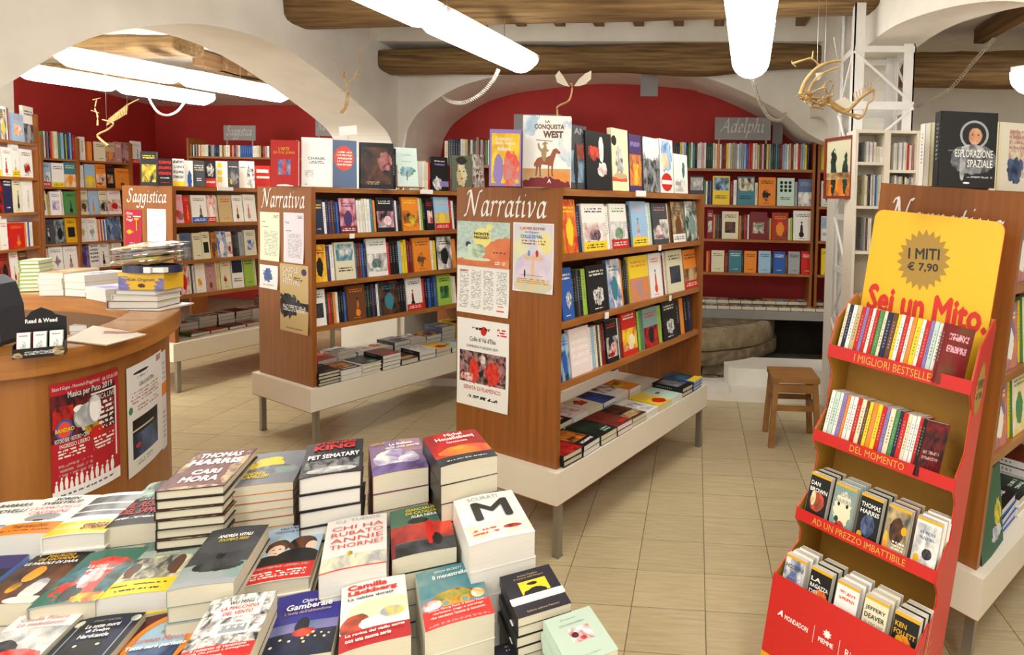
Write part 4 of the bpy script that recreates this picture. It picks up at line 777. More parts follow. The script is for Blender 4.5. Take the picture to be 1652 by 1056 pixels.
# ------------------------------------------------------------ papers on the end panels
def panel_paper(u, W, pxs, label, base, shapes, txts=(), cat='poster', th=.0012, name='poster', off=.0015):
    """pxs: the four corners in the photo TL, TR, BR, BL mapped onto the end panel"""
    M = u.matrix_world; inv = M.inverted(); P = []
    for px, py in pxs:
        o_ = inv@CO; d = inv.to_3x3()@ray(px, py); t = (-.0005-o_.y)/d.y; P.append(o_+d*t)
    x0 = (P[0].x+P[3].x)/2; x1 = (P[1].x+P[2].x)/2; z1 = (P[0].z+P[1].z)/2; z0 = (P[2].z+P[3].z)/2; w, h = x1-x0, z1-z0
    mb = MB(); n = 6; cz = [random.uniform(0, .002) for _ in range(n+1)]
    for i in range(n):
        for j in range(n):
            f = lambda a, b: (w*a/n, -off-.006*(1-b/n)**4*(.5+.5*a/n), h*b/n)
            mb.quad([f(i, j), f(i+1, j), f(i+1, j+1), f(i, j+1)], 0, [(i/n, j/n), ((i+1)/n, j/n), ((i+1)/n, (j+1)/n), (i/n, (j+1)/n)])
    o = mb.build(name, cover('poster_'+label[:30], base, shapes, .5), None, M@Matrix.Translation((x0, 0, z0)))
    md = o.modifiers.new('thickness', 'SOLIDIFY'); md.thickness = .0006; md.offset = -1
    tag(o, label, cat)
    for s, a, b, c, d, col, bo in txts: text(s, (c-a)*w, (d-b)*h, plain(col if len(col) > 1 else PAL[col]) if len(col) == 1 else mat('ink_'+col, col, .5), o, Matrix.Translation((a*w, -off-.0022, b*h)), 'poster_lettering', bold=bo)
    return o
panel_paper(uc, UW, [(738, 357), (824, 358), (822, 433), (738, 427)], 'upper illustrated poster with a crouching figure before orange hills', 'C9DCCB', 'n 0 .3 1 1 C4D8CC A9C0B4 14;o .95 .2 .5 .46 D4714A E08A5C 3;o .5 -.05 .9 .24 D98A5A C96A44 3;o .48 .64 .17 .22 F0E48A F0E48A 3;e .62 .88 .06 .07 F0E48A;o .42 .34 .13 .17 CFE0C4 8FA890 9;e .22 .48 .055 .065 39406A;b .25 .42 .05 .07 CFE0C4;b .4 .16 .26 .035 CFE0C4;e .26 .3 .03 .14 CFE0C4;t .7 .3 .95 .36 5A3A30 1;t .74 .06 .92 .14 w 2', [('MONTE', .34, .7, .62, .76, 'k', .03), ('MAGGIO', .34, .62, .62, .68, 'k', .03)])
panel_paper(uc, UW, [(738, 427), (822, 433), (821, 512), (738, 502)], 'white four-column programme sheet under the orange hill poster', 'F0EDE6', 't .05 .1 .23 .92 s 26;t .28 .1 .47 .92 s 26;t .52 .1 .71 .92 s 26;t .77 .25 .96 .92 s 22;r .05 .88 .2 .9 R;r .78 .1 .92 .13 R;r .8 .2 .9 .22 R', cat='notice', name='notice')
panel_paper(uc, UW, [(738, 511), (822, 522), (820, 668), (738, 648)], 'flamenco evening poster with dancers in red dresses', 'F1EEE8', 'n .05 .27 .95 .63 k P 16;m .35 .42 .1 .15 r R 14;m .7 .4 .15 .14 r R 14;m .2 .33 .12 .05 r w 20;m .5 .55 .06 .05 P w 14;m .85 .5 .05 .1 m P 14;t .2 .08 .8 .14 k 1;b .52 .88 .06 .05 r;t .78 .84 .96 .93 r 3;t .3 .87 .66 .92 k 1', [('Colle di Val d’Elsa', .26, .75, .76, .8, 'k', .0), ('DOMENICA 9 GIUGNO 2019', .2, .675, .8, .705, 'd', .0), ('SERATA DI FLAMENCO', .14, .19, .86, .235, 'C8402F', .01)])
panel_paper(uc, UW, [(828, 359), (894, 360), (893, 475), (828, 468)], 'watercolour summer camp poster with a tree and two figures', 'E9E3E6', 'r .03 .02 .97 .98 D9D3DE;o .5 .82 .42 .2 C6D2E6 E6E2D8 3;o .78 .72 .2 .16 EADF8E E6E2C8 4;o .2 .55 .2 .3 E4E2B8 CFDCD0 4;o .5 .35 .42 .24 CFC2DC E4D4DC 3;o .5 .1 .46 .12 DCC9A0 BFD0C4 4;o .5 .36 .05 .2 D9B79A E2C7B0 4;o .4 .5 .12 .04 D9B79A E2C7B0 4;o .62 .5 .14 .04 D9B79A E2C7B0 4;b .6 .56 .035 .05 C9322A;b .4 .56 .035 .05 6F8FC0;t .1 .12 .9 .2 C98A50 3;t .22 .68 .8 .76 B0623C 2;b .3 .26 .02 .06 n;r .2 .24 .75 .245 k', [('CAMPI ESTIVI', .18, .9, .78, .94, 'C8402F', .01), ('dal 10 giugno', .3, .85, .65, .88, 'k', 0), ('COLLE DI VAL', .2, .78, .74, .83, 'b', .01)])
panel_paper(ub, UW, [(420, 341), (452, 343), (451, 421), (420, 419)], 'cream typed notice on the middle bookcase end, nearer its left edge', 'ECEBC9', 't .62 .88 .94 .95 d 3;t .1 .78 .3 .82 k 1;t .1 .68 .4 .71 k 1;t .2 .1 .9 .62 s 18', cat='notice', name='notice')
panel_paper(ub, UW, [(457, 342), (490, 344), (491, 426), (459, 422)], 'pale lilac typed notice on the middle bookcase end', 'E4DBE2', 't .62 .88 .94 .95 d 3;t .1 .78 .3 .83 k 2;t .1 .62 .4 .65 k 1;t .2 .1 .9 .58 s 18', cat='notice', name='notice')
panel_paper(ub, UW, [(419, 426), (448, 429), (449, 467), (420, 463)], 'small white flyer with a blue head drawing', 'EEF0F0', 'm .45 .58 .24 .28 B b 6;t .2 .1 .8 .2 a 1', cat='flyer', name='flyer')
panel_paper(ub, UW, [(452, 424), (497, 429), (499, 542), (453, 530)], 'tan film festival poster with a dark tangled ribbon', 'C7AE7A', 'm .3 .4 .36 .18 k d 4;n .4 .34 1 .45 k d 3;b .2 .27 .1 .06 k;t .1 .3 .9 .4 w 4;e .85 .9 .09 .05 V;t .5 .76 .8 .82 k 2;t .2 .04 .8 .07 N 1', [('CASOLE', .12, .88, .66, .96, 'w', .0), ('FILM', .12, .79, .44, .87, 'w', .0), ('FESTIVAL', .12, .7, .72, .78, 'w', .0)])
panel_paper(ua, UW, [(202, 338), (229, 338), (229, 397), (202, 395)], 'crimson poster with white and yellow lettering on the farthest bookcase', 'A8243A', 't .1 .34 .5 .42 Y 2;r .5 .8 .95 .83 w;t .3 .06 .6 .09 w 1;b .25 .38 .14 .06 Y', [('Alza', .1, .86, .5, .94, 'w', 0), ('la', .2, .78, .4, .84, 'w', 0), ('Vega!', .1, .66, .5, .76, 'w', 0), ('T', .58, .42, .85, .78, 'Y', .02)])
panel_paper(ua, UW, [(238, 337), (268, 337), (268, 399), (238, 398)], 'plain white typed sheet on the farthest bookcase end', 'EDEFEF', 't .3 .82 .7 .86 s 1;t .2 .48 .8 .66 s 5;t .3 .3 .7 .34 s 1', cat='notice', name='notice')
# ------------------------------------------------------------ curved counter
ZD = .92; k_ = (ZC-ZD)/(ZC-.95)
def sc(p): return (p[0]*k_, p[1]*k_)
outer = sm([sc(p) for p in [(-3.3, 1.3), (-2.7, 1.36), (-2.35, 1.48), (-2.09, 1.66), (-2.0, 1.77), (-1.975, 1.92), (-2.02, 2.1), (-2.11, 2.3), (-2.24, 2.5), (-2.42, 2.68), (-2.7, 2.86), (-3.1, 2.98), (-3.5, 3.02)]], 6)
inner = sm([sc(p) for p in [(-3.3, 1.5), (-2.75, 1.54), (-2.4, 1.64), (-2.23, 1.78), (-2.18, 1.93), (-2.24, 2.16), (-2.37, 2.38), (-2.53, 2.53), (-2.74, 2.63), (-3.05, 2.69), (-3.5, 2.7)]], 6)
desk = empty('shop_counter', Matrix.Translation((0, 0, 0)), 'curved cherry-wood shop counter with posters on its front', 'counter')
def ribbon(poly, z0, z1, m, name, parent, off=0, flip=False):
    mb = MB(); u = 0
    Q = offset(poly, off) if off else poly
    for a, b in zip(Q, Q[1:]):
        q = [(a[0], a[1], z0), (b[0], b[1], z0), (b[0], b[1], z1), (a[0], a[1], z1)]; mb.quad(q[::-1] if flip else q)
    return mb.build(name, m, parent, smooth=True)
def offset(poly, d):
    out = []
    for i, p in enumerate(poly):
        a = poly[max(i-1, 0)]; b = poly[min(i+1, len(poly)-1)]; t = Vector((b[0]-a[0], b[1]-a[1])).normalized(); out.append((p[0]+t.y*d, p[1]-t.x*d))
    return out
def ring_strip(A, B, z0, z1, m, name, parent):
    n = 60
    def at(P, t): f = t*(len(P)-1); i = min(int(f), len(P)-2); f -= i; return (P[i][0]*(1-f)+P[i+1][0]*f, P[i][1]*(1-f)+P[i+1][1]*f)
    mb = MB()
    for i in range(n):
        a0, a1, b0, b1 = at(A, i/n), at(A, (i+1)/n), at(B, i/n), at(B, (i+1)/n)
        mb.quad([(*a0, z1), (*a1, z1), (*b1, z1), (*b0, z1)]); mb.quad([(*b0, z0), (*b1, z0), (*a1, z0), (*a0, z0)])
        mb.quad([(*a0, z0), (*a1, z0), (*a1, z1), (*a0, z1)]); mb.quad([(*b1, z0), (*b0, z0), (*b0, z1), (*b1, z1)])
    return mb.build(name, m, parent)
ring_strip(outer, inner, ZD-.075, ZD, WOODD, 'counter_rim', desk)
ring_strip(offset(outer, -.008), offset(inner, .006), ZD, ZD+.0015, WOODT, 'counter_top', desk)
body = offset(outer, -.045)
ring_strip(body, offset(body, -.03), .02, ZD-.075, mat('counter_front_veneer', 'A66A2C', .38, col2='8F5520', scale=2, stretch=(8, 8, .6), detail=6), 'counter_front', desk)
ring_strip(offset(body, -.03), offset(body, -.05), 0, .03, DARK, 'kick_board', desk)
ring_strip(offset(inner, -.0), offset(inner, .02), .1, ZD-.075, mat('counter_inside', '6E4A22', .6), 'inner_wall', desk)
innz = .72
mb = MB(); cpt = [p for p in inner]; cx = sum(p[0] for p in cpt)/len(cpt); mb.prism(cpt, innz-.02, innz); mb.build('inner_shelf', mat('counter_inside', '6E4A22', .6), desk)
def on_body(px, py, off=.002):
    P = offset(body, off); d = ray(px, py); dx, dy = d.x, d.y; best = None
    for a, b in zip(P, P[1:]):
        ex, ey = b[0]-a[0], b[1]-a[1]; den = dx*ey-dy*ex
        if abs(den) < 1e-9: continue
        t = (a[0]*ey-a[1]*ex)/den; s = (a[0]*dy-a[1]*dx)/den
        if t > 0 and -.001 <= s <= 1.001 and (best is None or t < best): best = t
    return None if best is None else CO+d*best
def curved_poster(tl, tr, br, bl, label, base, shapes, txts=(), n=10, m=8, name='poster'):
    mb = MB(); G = []
    for i in range(n+1):
        f = i/n; a = (tl[0]+(tr[0]-tl[0])*f, tl[1]+(tr[1]-tl[1])*f); b = (bl[0]+(br[0]-bl[0])*f, bl[1]+(br[1]-bl[1])*f)
        A, B = on_body(*a, .004), on_body(*b, .004); x = ((A.x+B.x)/2, (A.y+B.y)/2); G.append((x, A.z, B.z))
    zt = sum(g[1] for g in G)/len(G); zb = sum(g[2] for g in G)/len(G)
    for i in range(n):
        for j in range(m):
            z0, z1 = zb+(zt-zb)*j/m, zb+(zt-zb)*(j+1)/m; p, q = G[i][0], G[i+1][0]
            mb.quad([(*p, z0), (*q, z0), (*q, z1), (*p, z1)], 0, [(i/n, j/m), ((i+1)/n, j/m), ((i+1)/n, (j+1)/m), (i/n, (j+1)/m)])
    o = mb.build(name, cover('cposter_'+label[:20], base, shapes, .4), None, None); tag(o, label, 'poster')
    md = o.modifiers.new('thickness', 'SOLIDIFY'); md.thickness = .0007; md.offset = 1
    for s, a, b, c, d, col, bo in txts:         # bend each line to the sheet
        t = text(s, c-a, d-b, plain(PAL[col]), o, None, 'poster_lettering', bold=bo)
        for v in t.data.vertices:
            u = (a+v.co.x)*n; i = min(max(int(u), 0), n-1); f = u-i; p, q = G[i][0], G[i+1][0]
            tn = Vector((q[0]-p[0], q[1]-p[1])).normalized(); x, y = p[0]+(q[0]-p[0])*f+tn.y*.003, p[1]+(q[1]-p[1])*f-tn.x*.003
            v.co = (x, y, zb+(zt-zb)*(b+v.co.z))
    return o
curved_poster((69, 621), (181, 600), (203, 775), (95, 803), 'red concert poster with drums and a crowd silhouette on the counter front', 'B5202B',
    'n 0 .5 .95 .9 k m 9;n .03 .62 .34 .8 r k 8;e .42 .68 .08 .09 s;e .42 .75 .08 .03 W;m .5 .66 .12 .11 s w 3;e .64 .7 .1 .13 s;e .66 .71 .085 .115 W;n .5 .52 .75 .58 Y k 9;e .2 .6 .13 .09 b;e .2 .6 .1 .07 R;e .68 .5 .1 .055 r;r 0 0 1 .1 W;'+';'.join('e %.3f %.3f .026 .055 W;e %.3f %.3f .014 .012 W' % (x_, .11+.02*(i_ % 3), x_+.004, .178+.02*(i_ % 3)) for i_, x_ in enumerate([.06+.075*q for q in range(12)]))+';r .94 .22 .96 .84 w;r .6 .83 .96 .845 w;t .62 .34 .92 .46 w 4;t .1 .36 .5 .44 w 3;t .1 .2 .6 .32 P 3;t .08 .04 .9 .07 B 1;t .7 .5 .92 .76 w 6',
    [('Sabato 8 Giugno - Montemarli (Poggibonsi)', .03, .93, .72, .97, 'w', .0), ('dalle 16.00 alle 24.00', .76, .93, .98, .965, 'w', 0), ('Musica per Pato 2019', .26, .85, .9, .915, 'W', .03), ('MUSICA LIVE', .6, .775, .93, .82, 'w', .02), ('BANDAO', .06, .585, .34, .62, 'y', .02), ('RISTORO BAR • RISTORO • CENA', .05, .5, .56, .535, 'w', .01), ('INGRESSO LIBERO', .12, .45, .56, .485, 'w', .01)])
curved_poster((196, 598), (253, 571), (269, 725), (215, 761), 'white poster with a blue river photograph on the counter front', 'EFEEEA',
    'n .14 .14 .86 .5 B n 3;r .14 .4 .86 .5 k;n .14 .36 .86 .42 G k 5;r .14 .39 .75 .405 c;m .3 .25 .08 .02 R r 4;e .1 .6 .06 .035 g;b .42 .92 .2 .015 k;t .3 .86 .6 .89 s 1;t .1 .64 .9 .76 P 4;t .3 .56 .9 .62 P 2;t .25 .06 .7 .11 s 2;r .85 .92 .97 .98 P', [('Colle di Val d’Elsa', .34, .79, .76, .83, 'k', 0)])
curved_poster((258, 570), (266, 563), (270, 718), (264, 722), 'white and orange sheet curling round the far side of the counter', 'E6E2E8', 'r 0 .55 1 .68 o;t .2 .7 .8 .9 s 4;t .2 .1 .8 .4 s 6')
# things on the counter
def at(px, py, z=ZD+.002): return bk(px, py, 'z', z)
def flatstack(pxl, pxr, top_py, label, under, n, t, cm, sm_, hard=False, ln=.2, yaw=0, base_py=None, pm=None, name=None):
    a = at(*pxl); b = at(*pxr); w = (Vector(b.xy)-Vector(a.xy)).length; y_ = math.atan2(b.y-a.y, b.x-a.x); c = (a+b)/2
    stack((c.x, c.y), ZD+.003+n*(t+.0008), w, ln, y_+yaw, n, t, cm, sm_, label, hard, pm or PAGEW, label.split(' on ')[0], zb=ZD+.002, under=under, name=name)
flatstack((30, 471), (64, 470), 425, 'top pocket book of the tall lime-edged stack on the counter', 'lime-edged pocket book in the tall counter stack', 8, .0195, cover('limebook', 'E9F0D8', 't .1 .3 .9 .8 g 3;r 0 0 1 .1 L'), plain(PAL['L']), hard=True, ln=.15, pm=PAGEW)
flatstack((63, 477), (102, 477), 440, 'top orange book of the low thick stack on the counter', 'orange book in the low thick counter stack', 4, .028, cover('orangeb', 'E2A45E', 'r .05 .05 .95 .95 o;t .2 .3 .8 .7 w 3'), plain(PAL['W']), ln=.24, pm=PAGEW)
flatstack((104, 478), (137, 480), 445, 'top pale book of the ivory stack on the counter', 'pale book in the ivory counter stack', 3, .036, cover('palebook', 'E4E0C8', 'm .6 .5 .3 .3 v l 5;t .2 .7 .8 .9 s 1'), plain(PAL['c']), ln=.22)
flatstack((137, 482), (170, 488), 455, 'top blue book of the small stack on the counter', 'blue book in the small counter stack', 2, .03, cover('blueb', 'B8BEDC', 'r .3 .1 .9 .4 v;t .2 .5 .8 .8 W 2'), plain(PAL['w']), ln=.2)
# mixed heap at the right end
hp = at(232, 500); ang = math.atan2(CR.y, CR.x)
hz = ZD+.003
heap = [('w', .25, .19, .006, 'thin white folder lying lowest in the counter heap'), ('N', .21, .16, .034, 'thick brown-edged book low in the counter heap'), ('c', .2, .15, .026, 'cream book with a yellow corner in the counter heap'), ('s', .19, .15, .02, 'grey book under the yellow box in the counter heap')]
for c, w, l, t, lb in heap:
    hz += t+.001; M = Matrix.Translation((hp.x-.03+random.uniform(-.01, .01), hp.y-.02, hz))@Matrix.Rotation(ang+random.uniform(-.06, .1), 4, 'Z')@Matrix.Rotation(-pi/2, 4, 'X')
    book(M, w, l, t, auto_cover(c+'0'), plain(PAL[c]), lb, 'mixed heap on the counter', True, PAGEW)
Mb_ = Matrix.Translation((hp.x-.01, hp.y+.0, hz+.001))@Matrix.Rotation(ang+.03, 4, 'Z')
bx = MB().box((-.1, 0, 0), (.1, .12, .075), 0, mf={'f': 1, 't': 1}, uvf='ft').build('gift_box', [plain('EAB92B'), cover('giftbox', 'EAB92B', 'm .02 .0 .22 .9 v B 4;m .98 .0 .2 .7 v B 4;m .5 .25 .08 .12 N k 5')], None, Mb_); tag(bx, 'yellow gift box with grey corners in the counter heap', 'box')
MB().box((-.101, -.001, .06), (.101, .121, .077)).build('lid', plain('EFC23A'), bx); text('Kids Originals', .12, .018, plain(PAL['V']), bx, Matrix.Translation((-.06, -.0015, .035)), 'box_lettering', shear=.3)
hz += .078
bk_ = MB(); Rr = .125; n = 40
for i in range(n):
    a0, a1 = 2*pi*i/n, 2*pi*(i+1)/n
    bk_.quad([(math.cos(a0)*Rr, math.sin(a0)*Rr*.6, 0), (math.cos(a1)*Rr, math.sin(a1)*Rr*.6, 0), (math.cos(a1)*Rr, math.sin(a1)*Rr*.6, .034), (math.cos(a0)*Rr, math.sin(a0)*Rr*.6, .034)])
    bk_.quad([(math.cos(a0)*Rr*.97, math.sin(a0)*Rr*.58, .034), (math.cos(a1)*Rr*.97, math.sin(a1)*Rr*.58, .034), (math.cos(a1)*Rr*.97, math.sin(a1)*Rr*.58, 0), (math.cos(a0)*Rr*.97, math.sin(a0)*Rr*.58, 0)])
    bk_.quad([(math.cos(a0)*Rr, math.sin(a0)*Rr*.6, .034), (math.cos(a1)*Rr, math.sin(a1)*Rr*.6, .034), (math.cos(a1)*Rr*.97, math.sin(a1)*Rr*.58, .034), (math.cos(a0)*Rr*.97, math.sin(a0)*Rr*.58, .034)])
bl = bk_.build('coiled_belt', plain('23264A'), None, Matrix.Translation((hp.x, hp.y+.05, hz))@Matrix.Rotation(ang, 4, 'Z'), smooth=True); tag(bl, 'coiled navy belt with white stripes on the yellow box', 'belt')
MB().box((.03, -.088, .004), (.06, -.074, .03)).build('belt_buckle', plain(PAL['W']), bl); MB().box((.065, -.082, .006), (.115, -.055, .028)).build('belt_patch', plain(PAL['W']), bl)
film = mat('clear_film', 'F4F4F2', .08, spec=.8, alpha=.38); PK = [('E8D23A', 'yellow'), ('C9CCD6', 'silver'), ('EDEDE8', 'white')]
for i, (c, nm_) in enumerate(PK):
    random.seed(50+i); mb = MB(); nx, ny = 14, 8
    def sfc(a, b, s): x = (a/nx-.5)*.27; y = (b/ny-.5)*.16; e = math.sin(pi*a/nx)*math.sin(pi*b/ny); return (x, y, s*(.003+.017*e**.6*(1+.7*noise.noise(Vector((x*28, y*28, i*3+s))))))
    for a in range(nx):
        for b in range(ny):
            mb.quad([sfc(a, b, 1), sfc(a+1, b, 1), sfc(a+1, b+1, 1), sfc(a, b+1, 1)]); mb.quad([sfc(a, b+1, -1), sfc(a+1, b+1, -1), sfc(a+1, b, -1), sfc(a, b, -1)])
    o = mb.build('toy_packet', mat('packet_'+nm_, c, .12, col2=('C9C4B8', '8F97B8', 'E8C84A')[i], scale=16, detail=2, coat=.6), None, Matrix.Translation((hp.x-.01+.01*i, hp.y+.03, hz+.055+.03*i))@Matrix.Rotation(ang+.1*i, 4, 'Z')@Matrix.Rotation(-.12, 4, 'Y'), smooth=True)
    tag(o, ('shiny silver packet lying on the coiled belt', 'pale packet in the middle of the shiny packets', 'yellow sweet packet topmost on the counter heap')[i], 'packet', 'plastic packets on the counter'); hz += .001
random.seed(9)
# card display box
p = at(20, 580, ZD+.002); q = at(104, 572, ZD+.002); w = .19; fs = (q-p).length/.19; Mc_ = Matrix.Translation(p)@Matrix.Rotation(math.atan2(q.y-p.y, q.x-p.x), 4, 'Z')@Matrix.Diagonal((fs, fs*.8, fs, 1))
cd = empty('card_display', Mc_, 'black counter display of little white card books', 'display'); BLK = cover('blackcard', 'k', 'm .1 .3 .1 .3 a k 7;m .9 .5 .12 .5 a k 7;t .22 .3 .8 .7 w 3')
MB().box((-.0, -.003, 0), (w, 0, .05), 0, mf={'f': 0}, uvf='f').build('front_lip', BLK, cd); MB().box((0, 0, 0), (w, .1, .003)).build('tray_base', plain('1C1B1A'), cd)
for x in (0, w-.003): MB().box((x, 0, 0), (x+.003, .1, .07)).build('side_panel', plain('1C1B1A'), cd)
hd = MB(); arc = [(0, 0), (w, 0), (w, .19), (w*.78, .205), (w*.7, .225), (w*.5, .245), (w*.3, .225), (w*.22, .2), (0, .175)]
hd.prism([(a, b) for a, b in arc], -.1, -.097, M=Matrix.Rotation(pi/2, 4, 'X')); h_ = hd.build('header_card', cover('headcard', '17181A', 'r 0 0 1 1 k'), cd)
text('Read & Weed', .12, .022, plain(PAL['W']), cd, Matrix.Translation((.035, .0965, .165)), 'header_lettering', bold=.03)
for k in range(3):
    x = .012+.06*k; M = Mc_@Matrix.Translation((x+.024, .012, .004))@Matrix.Rotation(-.12, 4, 'X')
    book(M, .05, .125, .045, cover('cardbook%d' % k, 'W', 'm .5 .45 .2 .2 W s 8;t .2 .82 .8 .9 k 1;t .2 .08 .8 .13 r 1;r 0 .0 .03 1 %s' % 'rRg'[k]), plain(PAL['rmt'[k]]), 'little white card book with a sketched face, %s in the black display' % ordn(k+1), 'card books in the display', False, PAGEW, name='pocket_book')
# brown paper folder
P = [at(102, 551), at(172, 558), at(236, 541), at(150, 527)]
fo = empty('paper_folder', Matrix.Translation(P[0]), 'beige paper folder with a red-brown blot shape lying on the counter', 'folder')
for k in range(2):
    mb = MB(); z0 = .001+.003*k; pts = [(q.x-P[0].x+.003*k, q.y-P[0].y-.002*k) for q in P]; mb.prism(pts, z0, z0+.0022); mb.build('cover_sheet', plain(('D9CDB4', 'CFC2A6')[1-k]), fo)
c0 = sum((q-P[0] for q in P), Vector())/4; bl_ = [(c0.x+.055*math.cos(a)*(1+.35*math.sin(3*a+.5)), c0.y+.05+.028*math.sin(a)*(1+.4*math.cos(2*a))) for a in [2*pi*i/26 for i in range(26)]]
MB().prism(bl_, .0065, .0069).build('printed_shape', plain('9A4B33'), fo)
# dark card terminal at the left edge
tm_ = at(8, 575); tr_ = empty('card_terminal', Matrix.Translation((tm_.x-.225, tm_.y+.13, ZD+.002))@Matrix.Rotation(.35, 4, 'Z'), 'dark blue card terminal at the far left of the counter', 'terminal')
mb = MB(); mb.prism([(-.09, 0), (.06, 0), (.075, .02), (.07, .13), (.05, .21), (.02, .235), (-.09, .235)], -.06, .06, M=Matrix.Rotation(pi/2, 4, 'X')); mb.build('housing', plain('28303C'), tr_); MB().box((.02, -.064, .09), (.045, -.06, .12)).build('label_sticker', plain(PAL['l']), tr_); MB().box((-.09, -.07, .0), (.05, .07, .02)).build('base', plain('1B222C'), tr_)
# books inside the counter
a = bk(112, 540, 'z', innz); MI = [('t', .2, 3), ('w', .2, 1)]
stack((a.x, a.y), innz+.18, .17, .24, .15, 6, .029, auto_cover('t2td'), plain(PAL['s']), 'teal album on top of the pile inside the counter', True, PAGEW, 'pile inside the counter', zb=innz+.001, under='pale book in the pile inside the counter')
a = bk(150, 545, 'z', innz); stack((a.x, a.y), innz+.066, .2, .2, .3, 2, .03, auto_cover('d4sw'), plain(PAL['s']), 'speckled grey book lying inside the counter', False, PAGEW, 'low pile inside the counter', zb=innz+.001, under='grey book inside the counter')
# ------------------------------------------------------------ red cardboard display stand
sk = .724; cY = Matrix.Rotation(YAW, 3, 'Z')
Ms3 = cY@Matrix.Rotation(-.0305, 3, 'X')@Matrix.Rotation(.1351, 3, 'Y')@Matrix.Rotation(-.703, 3, 'Z')
Ms = Matrix.Translation(CO)@Matrix.Diagonal((.9, .9, .9, 1))@Matrix.Translation(-CO)@Matrix.Translation((.531, 1.847, ZC*(1-sk)))@Ms3.to_4x4()
CARD = mat('red_card', 'C8201C', .38, var=.02, scale=20); OCHRE = mat('ochre_card', 'B7862E', .6, var=.05, scale=20); YEL = mat('yellow_card', 'ECB91C', .45); GOLD = mat('gold_print', 'D9A441', .5); GOLDD = mat('star_print', 'A88434', .55)
st = empty('display_stand', Ms, 'red cardboard display stand of bestsellers with a yellow header', 'display stand')
w2 = .42/2; zb = -ZC*(1-sk)-.155
LIP = [(.591, 0.0, .04), (.313, .0102, .036), (.0655, .0486, .036), (-.116, .14, 0)]
B_ = .19
prof = [(B_, zb), (-.14, zb), (-.14, -.116)]
for (z, b, h), zn in zip(LIP[::-1][1:], [-.116, .0655, .313]):
    prof += [(-b+.055-.0, zn+.06), (-b+.05, z-h-.05), (-b, z-h), (-b, z)]
prof += [(.03, .68), (B_-.03, .76), (B_, .74)]
for sx, nm in ((-1, 'side_panel'), (1, 'side_panel')):
    m4 = Matrix(((0, 0, 1, sx*w2-(0 if sx < 0 else -.0)), (1, 0, 0, 0), (0, 1, 0, 0), (0, 0, 0, 1)))
    pr = prof if sx > 0 else prof
    MB().prism(pr, 0, .004*sx, M=m4).build(nm, CARD, st); MB().prism(pr, -.0012*sx, -.0002*sx, M=m4).build('side_lining', OCHRE, st)
MB().box((-w2, B_-.004, zb), (w2, B_, .76)).build('back_board', OCHRE, st)
def disp(z, x): return Matrix.Translation((x, 0, z))
for k, (z, b, h) in enumerate(LIP):
    if k < 3:
        MB().box((-w2-.003, -b-.003, z-h), (w2+.003, -b, z)).build('shelf_lip', CARD, st)
        MB().box((-w2, -b, z-h-.0), (w2, B_-.004, z-h+.003)).build('shelf_tray', OCHRE, st)
    else:
        MB().box((-w2-.003, -b-.003, -.36), (w2+.003, -b, z)).build('front_board', CARD, st); MB().box((-w2-.003, -b-.003, zb), (w2+.003, -b, -.36)).build('base_board', mat('base_yellow', 'D9A21B', .5), st)
        MB().box((-w2, -b, z-.1), (w2, B_-.004, z-.097)).build('shelf_tray', OCHRE, st)
for s_, x0, x1, z0, zh in (('I MIGLIORI BESTSELLER', -.125, .12, .591-.033, .024), ('DEL MOMENTO', -.09, .075, .313-.028, .021), ('AD UN PREZZO IMBATTIBILE', -.155, .13, .0655-.028, .02)):
    b = {.591: 0, .313: .0102}.get(round(z0+{.024: .033, .021: .028, .02: .028}[zh], 3), .0486)
    text(s_, x1-x0, zh, GOLD, st, Matrix.Translation((x0, -b-.0035, z0)), 'lip_lettering', bold=-.0)
for s_, x0, x1, z0, zh, bo in (('MONDADORI', -.155, -.08, -.232, .014, .02), ('PIEMME', -.045, .0, -.236, .013, .02), ('Rizzoli', .035, .095, -.234, .02, 0), ('PICKWICK', .125, .19, -.232, .014, .02)):
    text(s_, x1-x0, zh, WLET, st, Matrix.Translation((x0, -.14-.0035, z0)), 'publisher_lettering', bold=bo)
text('A', .018, .018, WLET, st, Matrix.Translation((-.18, -.1435, -.23)), 'publisher_emblem', bold=.06, shear=.3)
for x in (-.062, .016, .11): MB().box((x, -.1436, -.25), (x+.001, -.143, -.2)).build('divider_line', WLET, st)
MB().prism([(.0225*math.cos(a)*(1 if i % 2 else .6)*.6-.022, .0225*math.sin(a)*(1 if i % 2 else .6)*.6-.205) for i, a in enumerate([2*pi*q/16 for q in range(16)])], .1432, .1436, M=Matrix.Rotation(pi/2, 4, 'X')).build('publisher_emblem', WLET, st)
# header
hw = w2-.012; zt = 1.0535; zh0 = .55; r_ = .03; X = Matrix.Rotation(pi/2, 4, 'X')
pts = [(-hw, zh0), (hw, zh0)]+[(hw-r_+r_*math.cos(a), zt-r_+r_*math.sin(a)) for a in [pi/2*i/6 for i in range(7)]]+[(-hw+r_-r_*math.sin(a), zt-r_+r_*math.cos(a)) for a in [pi/2*i/6 for i in range(7)]]
hd = MB().prism(pts, -B_+.012, -B_+.016, M=X).build('header_card', [YEL], st)
MB().prism([(x*1.006, z+.001) for x, z in pts], -B_+.008, -B_+.0118, M=X).build('header_edge', CARD, st)
ncx, ncz = -.02, .905; nst = [(ncx+.083*(1 if i % 2 else .8)*math.cos(a), ncz+.1*(1 if i % 2 else .8)*math.sin(a)) for i, a in enumerate([2*pi*q/44+.05 for q in range(44)])]
MB().prism(nst, -B_+.0164, -B_+.017, M=X).build('header_star', GOLDD, st)
hm = Matrix.Translation((0, B_-.0175, 0)); tl = Matrix.Rotation(-.1, 4, 'Y')
text('I MITI', .095, .034, plain(PAL['k']), st, hm@Matrix.Translation((-.066, 0, .903))@tl, 'header_lettering', bold=.02)
